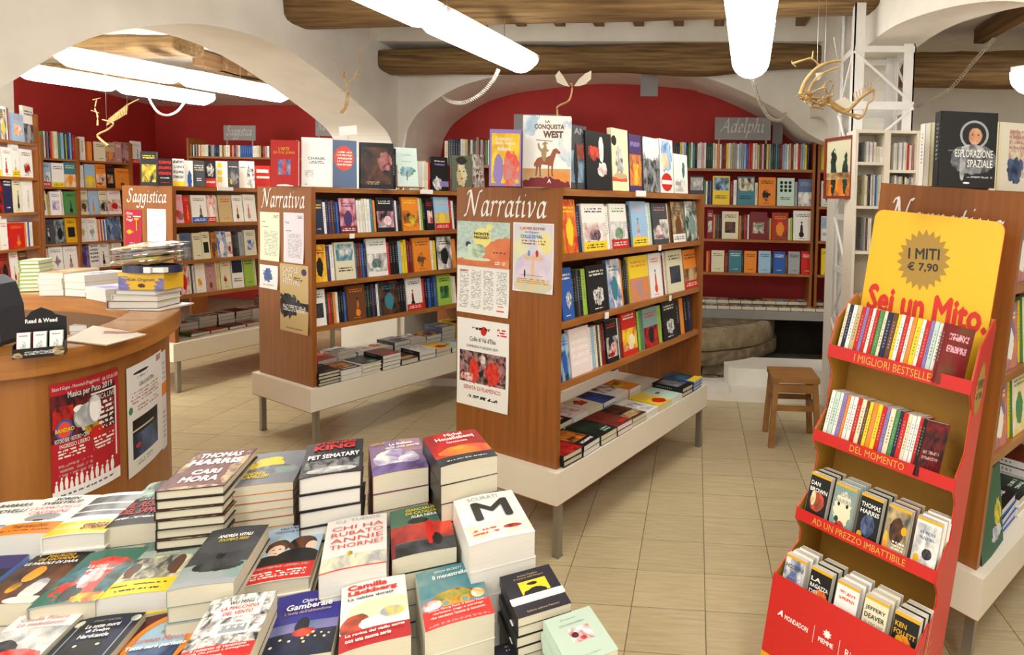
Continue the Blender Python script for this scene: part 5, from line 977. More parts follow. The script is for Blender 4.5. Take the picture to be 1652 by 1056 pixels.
text('€ 7,90', .095, .032, plain(PAL['k']), st, hm@Matrix.Translation((-.063, 0, .86))@tl, 'header_lettering', bold=.02)
text('Sei un Mito.', .365, .085, mat('header_red_print', 'D3271A', .5), st, hm@Matrix.Translation((-.175, 0, .712)), 'header_slogan', bold=.045)
# star on the side panel
m4 = Matrix(((0, 0, 1, w2+.0045), (1, 0, 0, 0), (0, 1, 0, 0), (0, 0, 0, 1)))
MB().prism([(.1+.052*(1 if i % 2 else .78)*math.cos(a), .555+.085*(1 if i % 2 else .78)*math.sin(a)) for i, a in enumerate([2*pi*q/40 for q in range(40)])], 0, .0006, M=m4).build('side_star', GOLDD, st)
ms_ = Matrix.Translation((w2+.0055, 0, 0))@Matrix.Rotation(pi/2, 4, 'Z')
text('I MITI', .065, .026, plain(PAL['d']), st, ms_@Matrix.Translation((.067, 0, .56)), 'side_lettering', bold=.02); text('€ 7,90', .065, .024, plain(PAL['d']), st, ms_@Matrix.Translation((.067, 0, .525)), 'side_lettering', bold=.02)
for q in range(4): text(('Sei un mito.', 'I migliori', 'bestseller', 'del momento')[q], .07, .016, GOLD, st, ms_@Matrix.Translation((-.06+.02*q*0, 0, -.16-.028*q)), 'side_lettering')
# books in the stand
KIND[0] = 'pocket_book'
def stand_spines(z, b, x0, x1, cols, where, hgt, lastcov, lastw):
    n = len(cols); ws = [random.uniform(.75, 1.3) for _ in cols]; tot = sum(ws); x = x0
    for i, (c, w_) in enumerate(zip(cols, ws)):
        e = (x1-x0)*w_/tot; x += e
        M = Ms@Matrix.Translation((x, -b+.012, z+.002))@Matrix.Rotation(-.1, 4, 'X')@Matrix.Rotation(.05, 4, 'Y')@Matrix.Rotation(pi/2, 4, 'Z')@Matrix.Translation((.055, 0, 0))
        book(M, .105, hgt*random.uniform(.985, 1), e*.95, plain(PAL[c]), spine_mat(c), '%s pocket book spine, %s from left, %s tray of the red stand' % (CNAME[c], ordn(i+1), where), 'spines in the %s stand tray' % where, False, PAGEW)
    M = Ms@Matrix.Translation((x+lastw/2+.004, -b+.012, z+.002))@Matrix.Rotation(-.1, 4, 'X')@Matrix.Rotation(.05, 4, 'Y')@Matrix.Rotation(.75, 4, 'Z')
    return M
M = stand_spines(.591-.036, 0, -.195, .105, 'cnwarvrwrgcnNywrwoywrvqw', 'top', .175, None, .08)
book(M, .085, .175, .02, cover('saddlebrown', '8A3A2A', 'n 0 0 1 1 m N 2;t .15 .5 .85 .9 p 2', .25), spine_mat('m'), 'brown leather-look book ending the top tray of the red stand', None, False, PAGEW)
M = stand_spines(.313-.033, .0102, -.195, .095, 'wqwvowwrcNyoyrvcgnrcwwr', 'second', .165, None, .07)
book(M, .07, .165, .02, cover('blackred', 'k', 'n 0 0 1 1 k m 5;t .1 .3 .8 .5 P 2', .25), spine_mat('k'), 'black and dark red book ending the second tray of the red stand', None, False, PAGEW)
FC = [[('DAN|BROWN', 'k', 'o .5 .45 .35 .2 R N 5;o .3 .5 .12 .15 c a 5;t .15 .05 .85 .2 w 1', 'w', 'black thriller with a painted face, first in the third stand tray'),
       ('THOMAS|HARRIS', 'T', 'b .5 .5 .4 .35 c;e .3 .6 .06 .04 k;e .7 .6 .06 .04 k;o .5 .2 .2 .08 m R 5;e .3 .3 .1 .06 G', 's', 'pale green face cover with a moth, second in the third stand tray'),
       ('THOMAS|HARRIS', 'k', 'o .5 .42 .3 .22 n B 6;e .2 .2 .12 .08 Y;t .1 .03 .9 .14 w 1', 'w', 'black cover with a blue skull-like face, third in the third stand tray'),
       ('', 'N', 'n 0 0 1 1 a d 2;o .5 .55 .3 .25 k N 3;e .8 .6 .12 .08 Y;t .4 .2 .9 .38 w 3;o .1 .3 .1 .2 o y 4', 'w', 'dark cover with a hooded man, fourth in the third stand tray'),
       ('', 'w', 'n 0 0 1 .9 w s 3;o .6 .38 .2 .1 k d 5;e .2 .25 .12 .08 Y;t .2 .6 .8 .8 B 2', 'w', 'pale cover with a small jumping figure, last in the third stand tray')],
      [('HOSSEINI', 'w', 'n 0 .5 1 1 B w 3;o .65 .2 .25 .18 N m 5;e .15 .22 .13 .08 N;t .3 .5 .8 .64 v 2', 'd', 'white cover with a veiled head, first in the lowest stand tray'),
       ('LA|RAGAZZA|DEL|TRENO', 'k', 'o .6 .5 .35 .15 R o 4;e .6 .08 .12 .07 Y', 'w', 'black thriller with white capitals, second in the lowest stand tray'),
       ('', 'w', 'o .5 .25 .4 .15 k s 6;n 0 0 1 .12 k w 6;t .15 .68 .85 .88 R 2;e .8 .1 .13 .08 N;t .3 .5 .8 .56 s 1', 'w', 'white cover with red title and street figures, third in the lowest tray'),
       ('JEFFERY|DEAVER', 'c', 'o .4 .35 .2 .14 m c 6;e .75 .12 .14 .09 N;t .1 .52 .9 .6 s 1;r 0 0 1 .03 y', 'k', 'cream cover with black capitals and a red hand, fourth in the lowest tray'),
       ('KEN|FOLLETT', 'k', 'o .5 .45 .35 .2 o N 5;e .3 .55 .13 .08 Y;t .1 .08 .9 .16 Y 1;r 0 .94 1 1 Y', 'Y', 'black cover with gold lettering and a glow, last in the lowest tray')]]
for r_, (z, b, hh_, zo) in enumerate(((.0655, .0486, .15, .035), (-.116, .14, .155, .095))):
    pit = .082 if r_ == 0 else .083
    for i, (tt, c, sh, tc_, lb) in enumerate(FC[r_]):
        x = -w2+.02+pit*i+.032
        for dq in range(3):
            M = Ms@Matrix.Translation((x+.004*dq, -b+.006+.034*dq, z-zo+.003))@Matrix.Rotation(-.12, 4, 'X')@Matrix.Rotation(.02, 4, 'Z')
            o = book(M, .066, hh_, .031, cover('stand%d%d' % (r_, i), c, sh+';r 0 .95 1 1 Y') if dq == 0 else plain(PAL[c]), plain(PAL['w'] if c != 'k' else PAL['c']), lb if dq == 0 else '%s copy behind: %s' % (('second', 'third')[dq-1], lb.replace(' with a ', ', ').replace(' with ', ', ')), 'copies in the stand trays', False, PAGEW)
            if dq == 0 and tt:
                L_ = tt.split('|')
                for q, s_ in enumerate(L_):
                    hgt = .013 if len(L_) < 4 else .012; text(s_, .056 if len(s_) > 3 else .03, hgt, plain(PAL[tc_]), o, Matrix.Translation((-.028, -.0004, hh_*.84-(hgt+.006)*q-.012)), 'title_lettering', bold=.02)
# ------------------------------------------------------------ right bookcase: books on top, along its side and plinth
D_ = side_frame(ud, .43)
KIND[0] = 'paperback'; UPR[0] = True
top_book(ud, 1512, 1604, 181, 'k', 'large black space exploration book with an astronaut portrait', turn=-.72, back=.12, W=.43, lean=.0, th=.03, cm=cover('space', '17181C', 'o .6 .38 .4 .2 3A3E44 8A8C90 6;e .6 .7 .25 .19 9A9CA0;e .6 .7 .21 .16 1B1C20;o .62 .68 .12 .11 D09A78 8A5A40 4;e .57 .7 .015 .01 k;e .67 .7 .015 .01 k;o .58 .52 .2 .05 B8BABC 5A5C60 9;o .42 .3 .05 .22 B8BABC 6A6C70 6;t .5 .12 .95 .16 s 1;e .5 .06 .06 .012 w', .15), txts=[('ESPLORAZIONE', .28, .4, .94, .5, 'w', .0), ('SPAZIALE', .5, .27, .94, .37, 'w', .0), ('MARTIN', .16, .47, .26, .49, 's', 0)], name=LG)
top_book(ud, 1606, 1665, 199, 'c', 'cream illustrated book with a microscope, beside the space book', turn=-.6, back=.1, W=.43, lean=0, th=.03, cm=cover('scope', 'E5DFCC', 'n .3 .2 1 .9 c P 7;m .5 .3 .2 .2 B n 5;t .3 .6 .95 .9 P 4;r 0 0 .1 1 c'), name=LG)
for j, (c, px0, px1, yt) in enumerate((('w', 1488, 1495, 199), ('c', 1497, 1506, 198))):
    top_book(ud, px0, px1, yt, c, ('white', 'cream')[j]+' thick spine standing left of the space book', turn=-.72, back=.22, W=.43, lean=0, th=.03, cm=plain(PAL[c]))
UPR[0] = False
def drow(n, items, where): return row(D_, SH[n], items, where, lean=.13, y0=.012, depth=.13, group='right bookcase books')
def dloc(n, lst, where, z=None):
    x = .04
    for i, (c, wd, ht, face) in enumerate(lst):
        zz = SH[n] if z is None else z
        if face: M = D_@Matrix.Translation((x+wd/2, .012, zz+.001))@Matrix.Rotation(-.13, 4, 'X'); book(M, wd, ht, .02, auto_cover(face), spine_mat(c), '%s face-out book, %s from the lettered end, %s' % (CNAME[c], ordn(i+1), where), 'right bookcase books')
        else: M = D_@Matrix.Translation((x+wd, .02, zz+.001))@Matrix.Rotation(-.12, 4, 'X')@Matrix.Rotation(pi/2, 4, 'Z')@Matrix.Translation((.065, 0, 0)); book(M, .13, ht, wd*.95, plain(PAL[c]), spine_mat(c), '%s book spine, %s from the lettered end, %s' % (CNAME[c], ordn(i+1), where), 'right bookcase books')
        x += wd+.002
for n, nm_ in ((0, 'upper'), (1, 'middle'), (2, 'lower')):
    dloc(n, [('V', .03, .2, 0), ('w', .14, .2, 'w4ob'), ('b', .02, .2, 0), ('y', .025, .2, 0), ('g', .14, .21, 'g4wy'), ('r', .02, .2, 0), ('w', .03, .2, 0), ('l', .14, .2, 'l2rw')], nm_+' shelf of the right bookcase')
plinth_row(ud, [('G', 'r .1 .1 .9 .9 g;m .5 .5 .3 .3 y g 4', 1, .03, True), ('b', 'n .1 .1 .9 .9 b w 4', 3, .03, True), ('w', 'm .3 .6 .2 .15 R N 4;m .6 .3 .3 .15 R w 5;m .7 .7 .15 .1 k w 4', 2, .03, True), ('w', 'n 0 0 1 1 w g 5', 4, .03, True), ('y', 'y4gw', 1, .02, False), ('w', 'n 0 0 1 1 w R 6', 2, .02, False)], .43, .03, .215+.01, 'front edge of the right plinth', 'flat books on the right plinth', wd=.2, ln=.24)
f0 = frame(*(ud.matrix_world@Vector((.262, .02, 0))).xy, KZ+.004, 0)
Mg = ud.matrix_world@Matrix.Translation((.135, .045, KZ+.004))@Matrix.Rotation(.15, 4, 'X')@Matrix.Rotation(pi/2, 4, 'Z')
book(D_@Matrix.Translation((.13, -.012, KZ+.002))@Matrix.Rotation(-.12, 4, 'X')@Matrix.Rotation(-.12, 4, 'Y'), .19, .27, .02, cover('greenkids', '1E5A40', 'm .8 .4 .14 .2 y g 5;m .7 .2 .2 .1 w b 5'), plain(PAL['G']), 'tall dark green picture book leaning against the right bookcase end', None, True, PAGEW, name=LG)
# ------------------------------------------------------------ stool
def stool():
    c = bk(1283, 660, 'z', .25); p = bk(1281, 722, 'z', 0); Mst = frame(.61, 3.76, 0, .02); r = empty('wooden_stool', Mst, 'small square wooden stool by the white plaster step', 'stool'); WS = mat('stool_wood', 'A9783F', .5, col2='8C5D2C', scale=4, stretch=(2, 14, 2), detail=5)
    hh = .42; MB().box((-.14, -.13, hh-.03), (.14, .13, hh)).build('seat', WS, r)
    for x in (-1, 1):
        for y in (-1, 1):
            mb = MB(); a, b = (x*.115, y*.105), (x*.14, y*.13); s = .016
            lo = [(b[0]-s, b[1]-s, 0), (b[0]+s, b[1]-s, 0), (b[0]+s, b[1]+s, 0), (b[0]-s, b[1]+s, 0)]; hi = [(a[0]-s, a[1]-s, hh-.03), (a[0]+s, a[1]-s, hh-.03), (a[0]+s, a[1]+s, hh-.03), (a[0]-s, a[1]+s, hh-.03)]
            for i in range(4): j = (i+1) % 4; mb.quad([lo[i], lo[j], hi[j], hi[i]])
            mb.quad(lo[::-1]); mb.quad(hi); mb.build('leg', WS, r)
    for z, dz in ((hh-.09, .05), (.22, .03)):
        for y in (-1, 1): MB().box((-.11, y*.115-.008, z), (.11, y*.115+.008, z+dz)).build('rail', WS, r)
        for x in (-1, 1): MB().box((x*.12-.008, -.1, z), (x*.12+.008, .1, z+dz)).build('rail', WS, r)
stool()
# ------------------------------------------------------------ framed picture on the tower
p = bk(1338, 315, 'y', 3.75); fr_ = empty('framed_picture', Matrix.Translation((.812, 3.6, 1.5))@Matrix.Rotation(-1.15, 4, 'Z'), 'red framed landscape picture with dark trees, hung on the tower', 'picture')
RF = mat('red_frame', '7E2A1E', .4); fw, fh = .235, .33
MB().box((-fw/2, -.002, 0), (fw/2, .004, fh), 0, mf={'f': 0}, uvf='f').build('print', cover('landscape', 'C9C3A2', 'n 0 0 1 .35 o N 3;m .3 .45 .12 .4 G k 4;m .75 .4 .1 .35 G k 4;n 0 .3 1 .42 a N 4'), fr_)
for a, b in (((-fw/2-.012, -.01, -.012), (fw/2+.012, .008, .004)), ((-fw/2-.012, -.01, fh-.004), (fw/2+.012, .008, fh+.012)), ((-fw/2-.012, -.01, 0), (-fw/2+.004, .008, fh)), ((fw/2-.004, -.01, 0), (fw/2+.012, .008, fh))): MB().box(a, b).build('frame', RF, fr_)
# ------------------------------------------------------------ hanging twig sculptures
def twig(label, Yd, lines, extra=(), wire=None):
    o0 = bk(*lines[0][1][0], 'y', Yd); r = empty('twig_sculpture', Matrix.Translation(o0), label, 'sculpture', 'hanging twig sculptures')
    for rad, pts in lines:
        P = smooth_path([bk(*q[:2], 'y', Yd+(q[2] if len(q) > 2 else 0))-o0 for q in pts], 4); n = len(P); rr = [rad*(1-.45*i/max(1, n-1)) for i in range(n)]
        MB().tube(P, rr, n=5).build('twig', TWIG, r, smooth=True)
    for pts in extra:
        Q = [bk(*q, 'y', Yd)-o0 for q in pts]; mb = MB(); mb.quad([q+Vector((0, -.003, 0)) for q in Q]); mb.quad([q+Vector((0, .003, 0)) for q in Q][::-1])
        n = len(Q)
        for i in range(n): a, b = Q[i], Q[(i+1) % n]; mb.quad([a+Vector((0, -.003, 0)), a+Vector((0, .003, 0)), b+Vector((0, .003, 0)), b+Vector((0, -.003, 0))])
        mb.build('paper_leaf', mat('leaf_paper', 'D8CDB8', .8), r)
    if label.startswith(('big', 'pale')):
        zt_ = 2.9 if label.startswith('big') else 2.66
        for q in lines[:2]: p_ = bk(*q[1][len(q[1])//2][:2], 'y', Yd); MB().tube([p_-o0, Vector((p_.x, p_.y, zt_))-o0], .001, n=4).build('wire', STEEL, r)
    if wire: a, b = [bk(*q, 'y', Yd)-o0 for q in wire]; MB().tube([a, b], .0012, n=4).build('wire', STEEL, r)
    return r
twig('slim antler-like twig hanging from the front beam by the left pier', 3.7, [(.006, [(552, 182), (560, 170), (562, 150), (558, 135), (556, 125)]), (.006, [(549, 182), (556, 172), (558, 160), (561, 148)]), (.004, [(556, 133), (555, 118), (557, 110)]), (.004, [(558, 133), (571, 126), (577, 110), (580, 90)]), (.003, [(556, 130), (548, 112), (537, 94)]), (.0025, [(580, 90), (588, 78), (596, 62), (600, 44)]), (.003, [(577, 122), (583, 125)]), (.003, [(561, 142), (550, 148)]), (.003, [(571, 130), (579, 118)])])
twig('twig stem with two pale paper leaves above the western book', 2.74, [(.006, [(899, 300), (899, 230), (899, 185), (900, 172), (918, 162), (923, 142), (921, 134)]), (.01, [(921, 136), (921, 134)])], extra=[[(919, 140), (910, 138), (899, 133), (896, 122), (902, 114), (908, 122), (914, 132)], [(926, 139), (934, 128), (944, 119), (954, 114), (953, 128), (944, 136), (934, 139)]])
rnd = random.Random(5); L_ = [(.011, [(1291, 152), (1300, 130), (1318, 110), (1340, 100), (1358, 98)]), (.008, [(1300, 160), (1312, 132), (1330, 117), (1355, 108)]), (.009, [(1291, 153), (1302, 157), (1316, 160), (1335, 165)]), (.007, [(1279, 103), (1290, 99), (1306, 94)]), (.006, [(1306, 94), (1312, 96), (1325, 108)]), (.005, [(1310, 96), (1312, 82)]), (.004, [(1279, 103), (1277, 98)]), (.004, [(1280, 104), (1284, 108)]),
      (.012, [(1335, 163), (1350, 175), (1362, 181), (1375, 172), (1392, 155), (1410, 144)]), (.008, [(1362, 181), (1372, 185), (1385, 191), (1394, 183), (1400, 168)]), (.006, [(1410, 144), (1408, 160), (1400, 167)]), (.007, [(1336, 160), (1355, 172), (1368, 176), (1385, 160), (1408, 143)]), (.005, [(1362, 182), (1380, 185), (1392, 186)])]
for q in range(26):
    a0 = (rnd.uniform(1296, 1338), rnd.uniform(140, 172)); L_.append((.0045, [a0, (a0[0]+rnd.uniform(-12, 12), a0[1]+rnd.uniform(-12, 8), rnd.uniform(-.1, .1)), (a0[0]+rnd.uniform(-20, 22), a0[1]+rnd.uniform(-10, 12), rnd.uniform(-.12, .12))]))
for q in range(7): L_.append((.003, [(1380+4*q, 163-2.6*q), (1376+5*q, 150-3*q)]))
twig('big driftwood fish skeleton hanging in front of the iron tower', 2.9, L_, extra=[[(1345, 164), (1363, 156), (1374, 166), (1365, 176)], [(1316, 118), (1328, 117), (1322, 128), (1316, 130)]], wire=(None if False else ((1364, 176), (1345, 60))))
L_ = [(.008, [(174, 235), (160, 223), (158, 217), (172, 210), (180, 204), (182, 198), (165, 193)]), (.005, [(182, 195), (190, 185), (205, 170), (224, 160)]), (.005, [(157, 202), (157, 185), (153, 175), (156, 160)]), (.003, [(147, 178), (160, 182)]), (.003, [(150, 161), (162, 158)])]
for q in range(12): L_.append((.006, [(177+2.6*q, 191-2.1*q), (173+2.8*q, 202-1.6*q)]))
twig('pale feathery twig sculpture hanging before the left red wall', 3.9, L_)
# ------------------------------------------------------------ front table with stacked novelties
mid = lambda a, b: ((a[0]+b[0])/2, (a[1]+b[1])/2)
CN = {0: ((-75, 866), (10, 868), (-30, 812), (45, 810)), 1: ((14, 860), (106, 862), (50, 804), (128, 803)), 2: ((106, 858), (200, 860), (133, 799), (210, 797)), 3: ((203, 845), (291, 842), (215, 780), (288, 777)), 4: ((290, 785), (392, 783), (293, 728), (383, 727)), 5: ((400, 783), (495, 776), (395, 733), (478, 730)), 6: ((500, 769), (600, 757), (482, 713), (573, 705)), 7: ((610, 768), (703, 750), (585, 712), (665, 705)), 8: ((715, 750), (812, 735), (675, 708), (760, 692)),
      9: ((0, 970), (85, 975), (27, 893), (108, 898)), 10: ((90, 971), (190, 970), (118, 890), (200, 890)), 11: ((196, 957), (304, 952), (206, 876), (303, 874)), 12: ((312, 943), (411, 938), (312, 856), (400, 853)), 13: ((418, 938), (527, 928), (407, 857), (503, 849)), 14: ((536, 922), (643, 905), (510, 843), (608, 832)), 15: ((650, 897), (752, 880), (612, 826), (710, 814)), 16: ((768, 878), (872, 855), (720, 808), (820, 793)),
      17: ((-20, 1075), (80, 1080), (0, 990), (90, 995)), 18: ((80, 1085), (188, 1085), (103, 998), (195, 997)), 19: ((196, 1090), (312, 1086), (206, 993), (308, 992)), 20: ((318, 1066), (433, 1053), (315, 967), (417, 963)), 21: ((440, 1063), (566, 1050), (425, 965), (528, 955)), 22: ((568, 1045), (686, 1023), (532, 950), (635, 932)), 23: ((700, 1015), (816, 985), (656, 925), (756, 910)), 24: ((845, 993), (933, 970), (794, 930), (878, 914)), 25: ((925, 1070), (1008, 1045), (865, 1002), (945, 981)), 26: ((815, 1110), (910, 1090), (770, 1045), (865, 1027)), 27: ((715, 1120), (790, 1100), (690, 1058), (765, 1040)), 28: ((-120, 975), (-15, 975), (-80, 893), (10, 893))}
zz_ = {0: .62, 1: .62, 2: .62, 3: .62, 4: .73, 5: .69, 6: .725, 7: .70, 8: .745}
def solve_z(v, back, zb_):
    yb = bk(*mid(back[0], back[1]), 'z', zb_).y-.006; d = ray(*mid(v[2], v[3])); return ZC+d.z*yb/d.y
for k in range(9, 17): zz_[k] = solve_z(CN[k], CN[k-8], zz_[k-8])
zz_[28] = zz_[9]
for k in range(17, 25): zz_[k] = solve_z(CN[k], CN[k-8], zz_[k-8])
zz_[25] = solve_z(CN[25], CN[24], zz_[24])-.0; zz_[26] = solve_z(CN[26], CN[24], zz_[24])-.035; zz_[27] = zz_[26]-.01
TZ = min(zz_.values())-.055
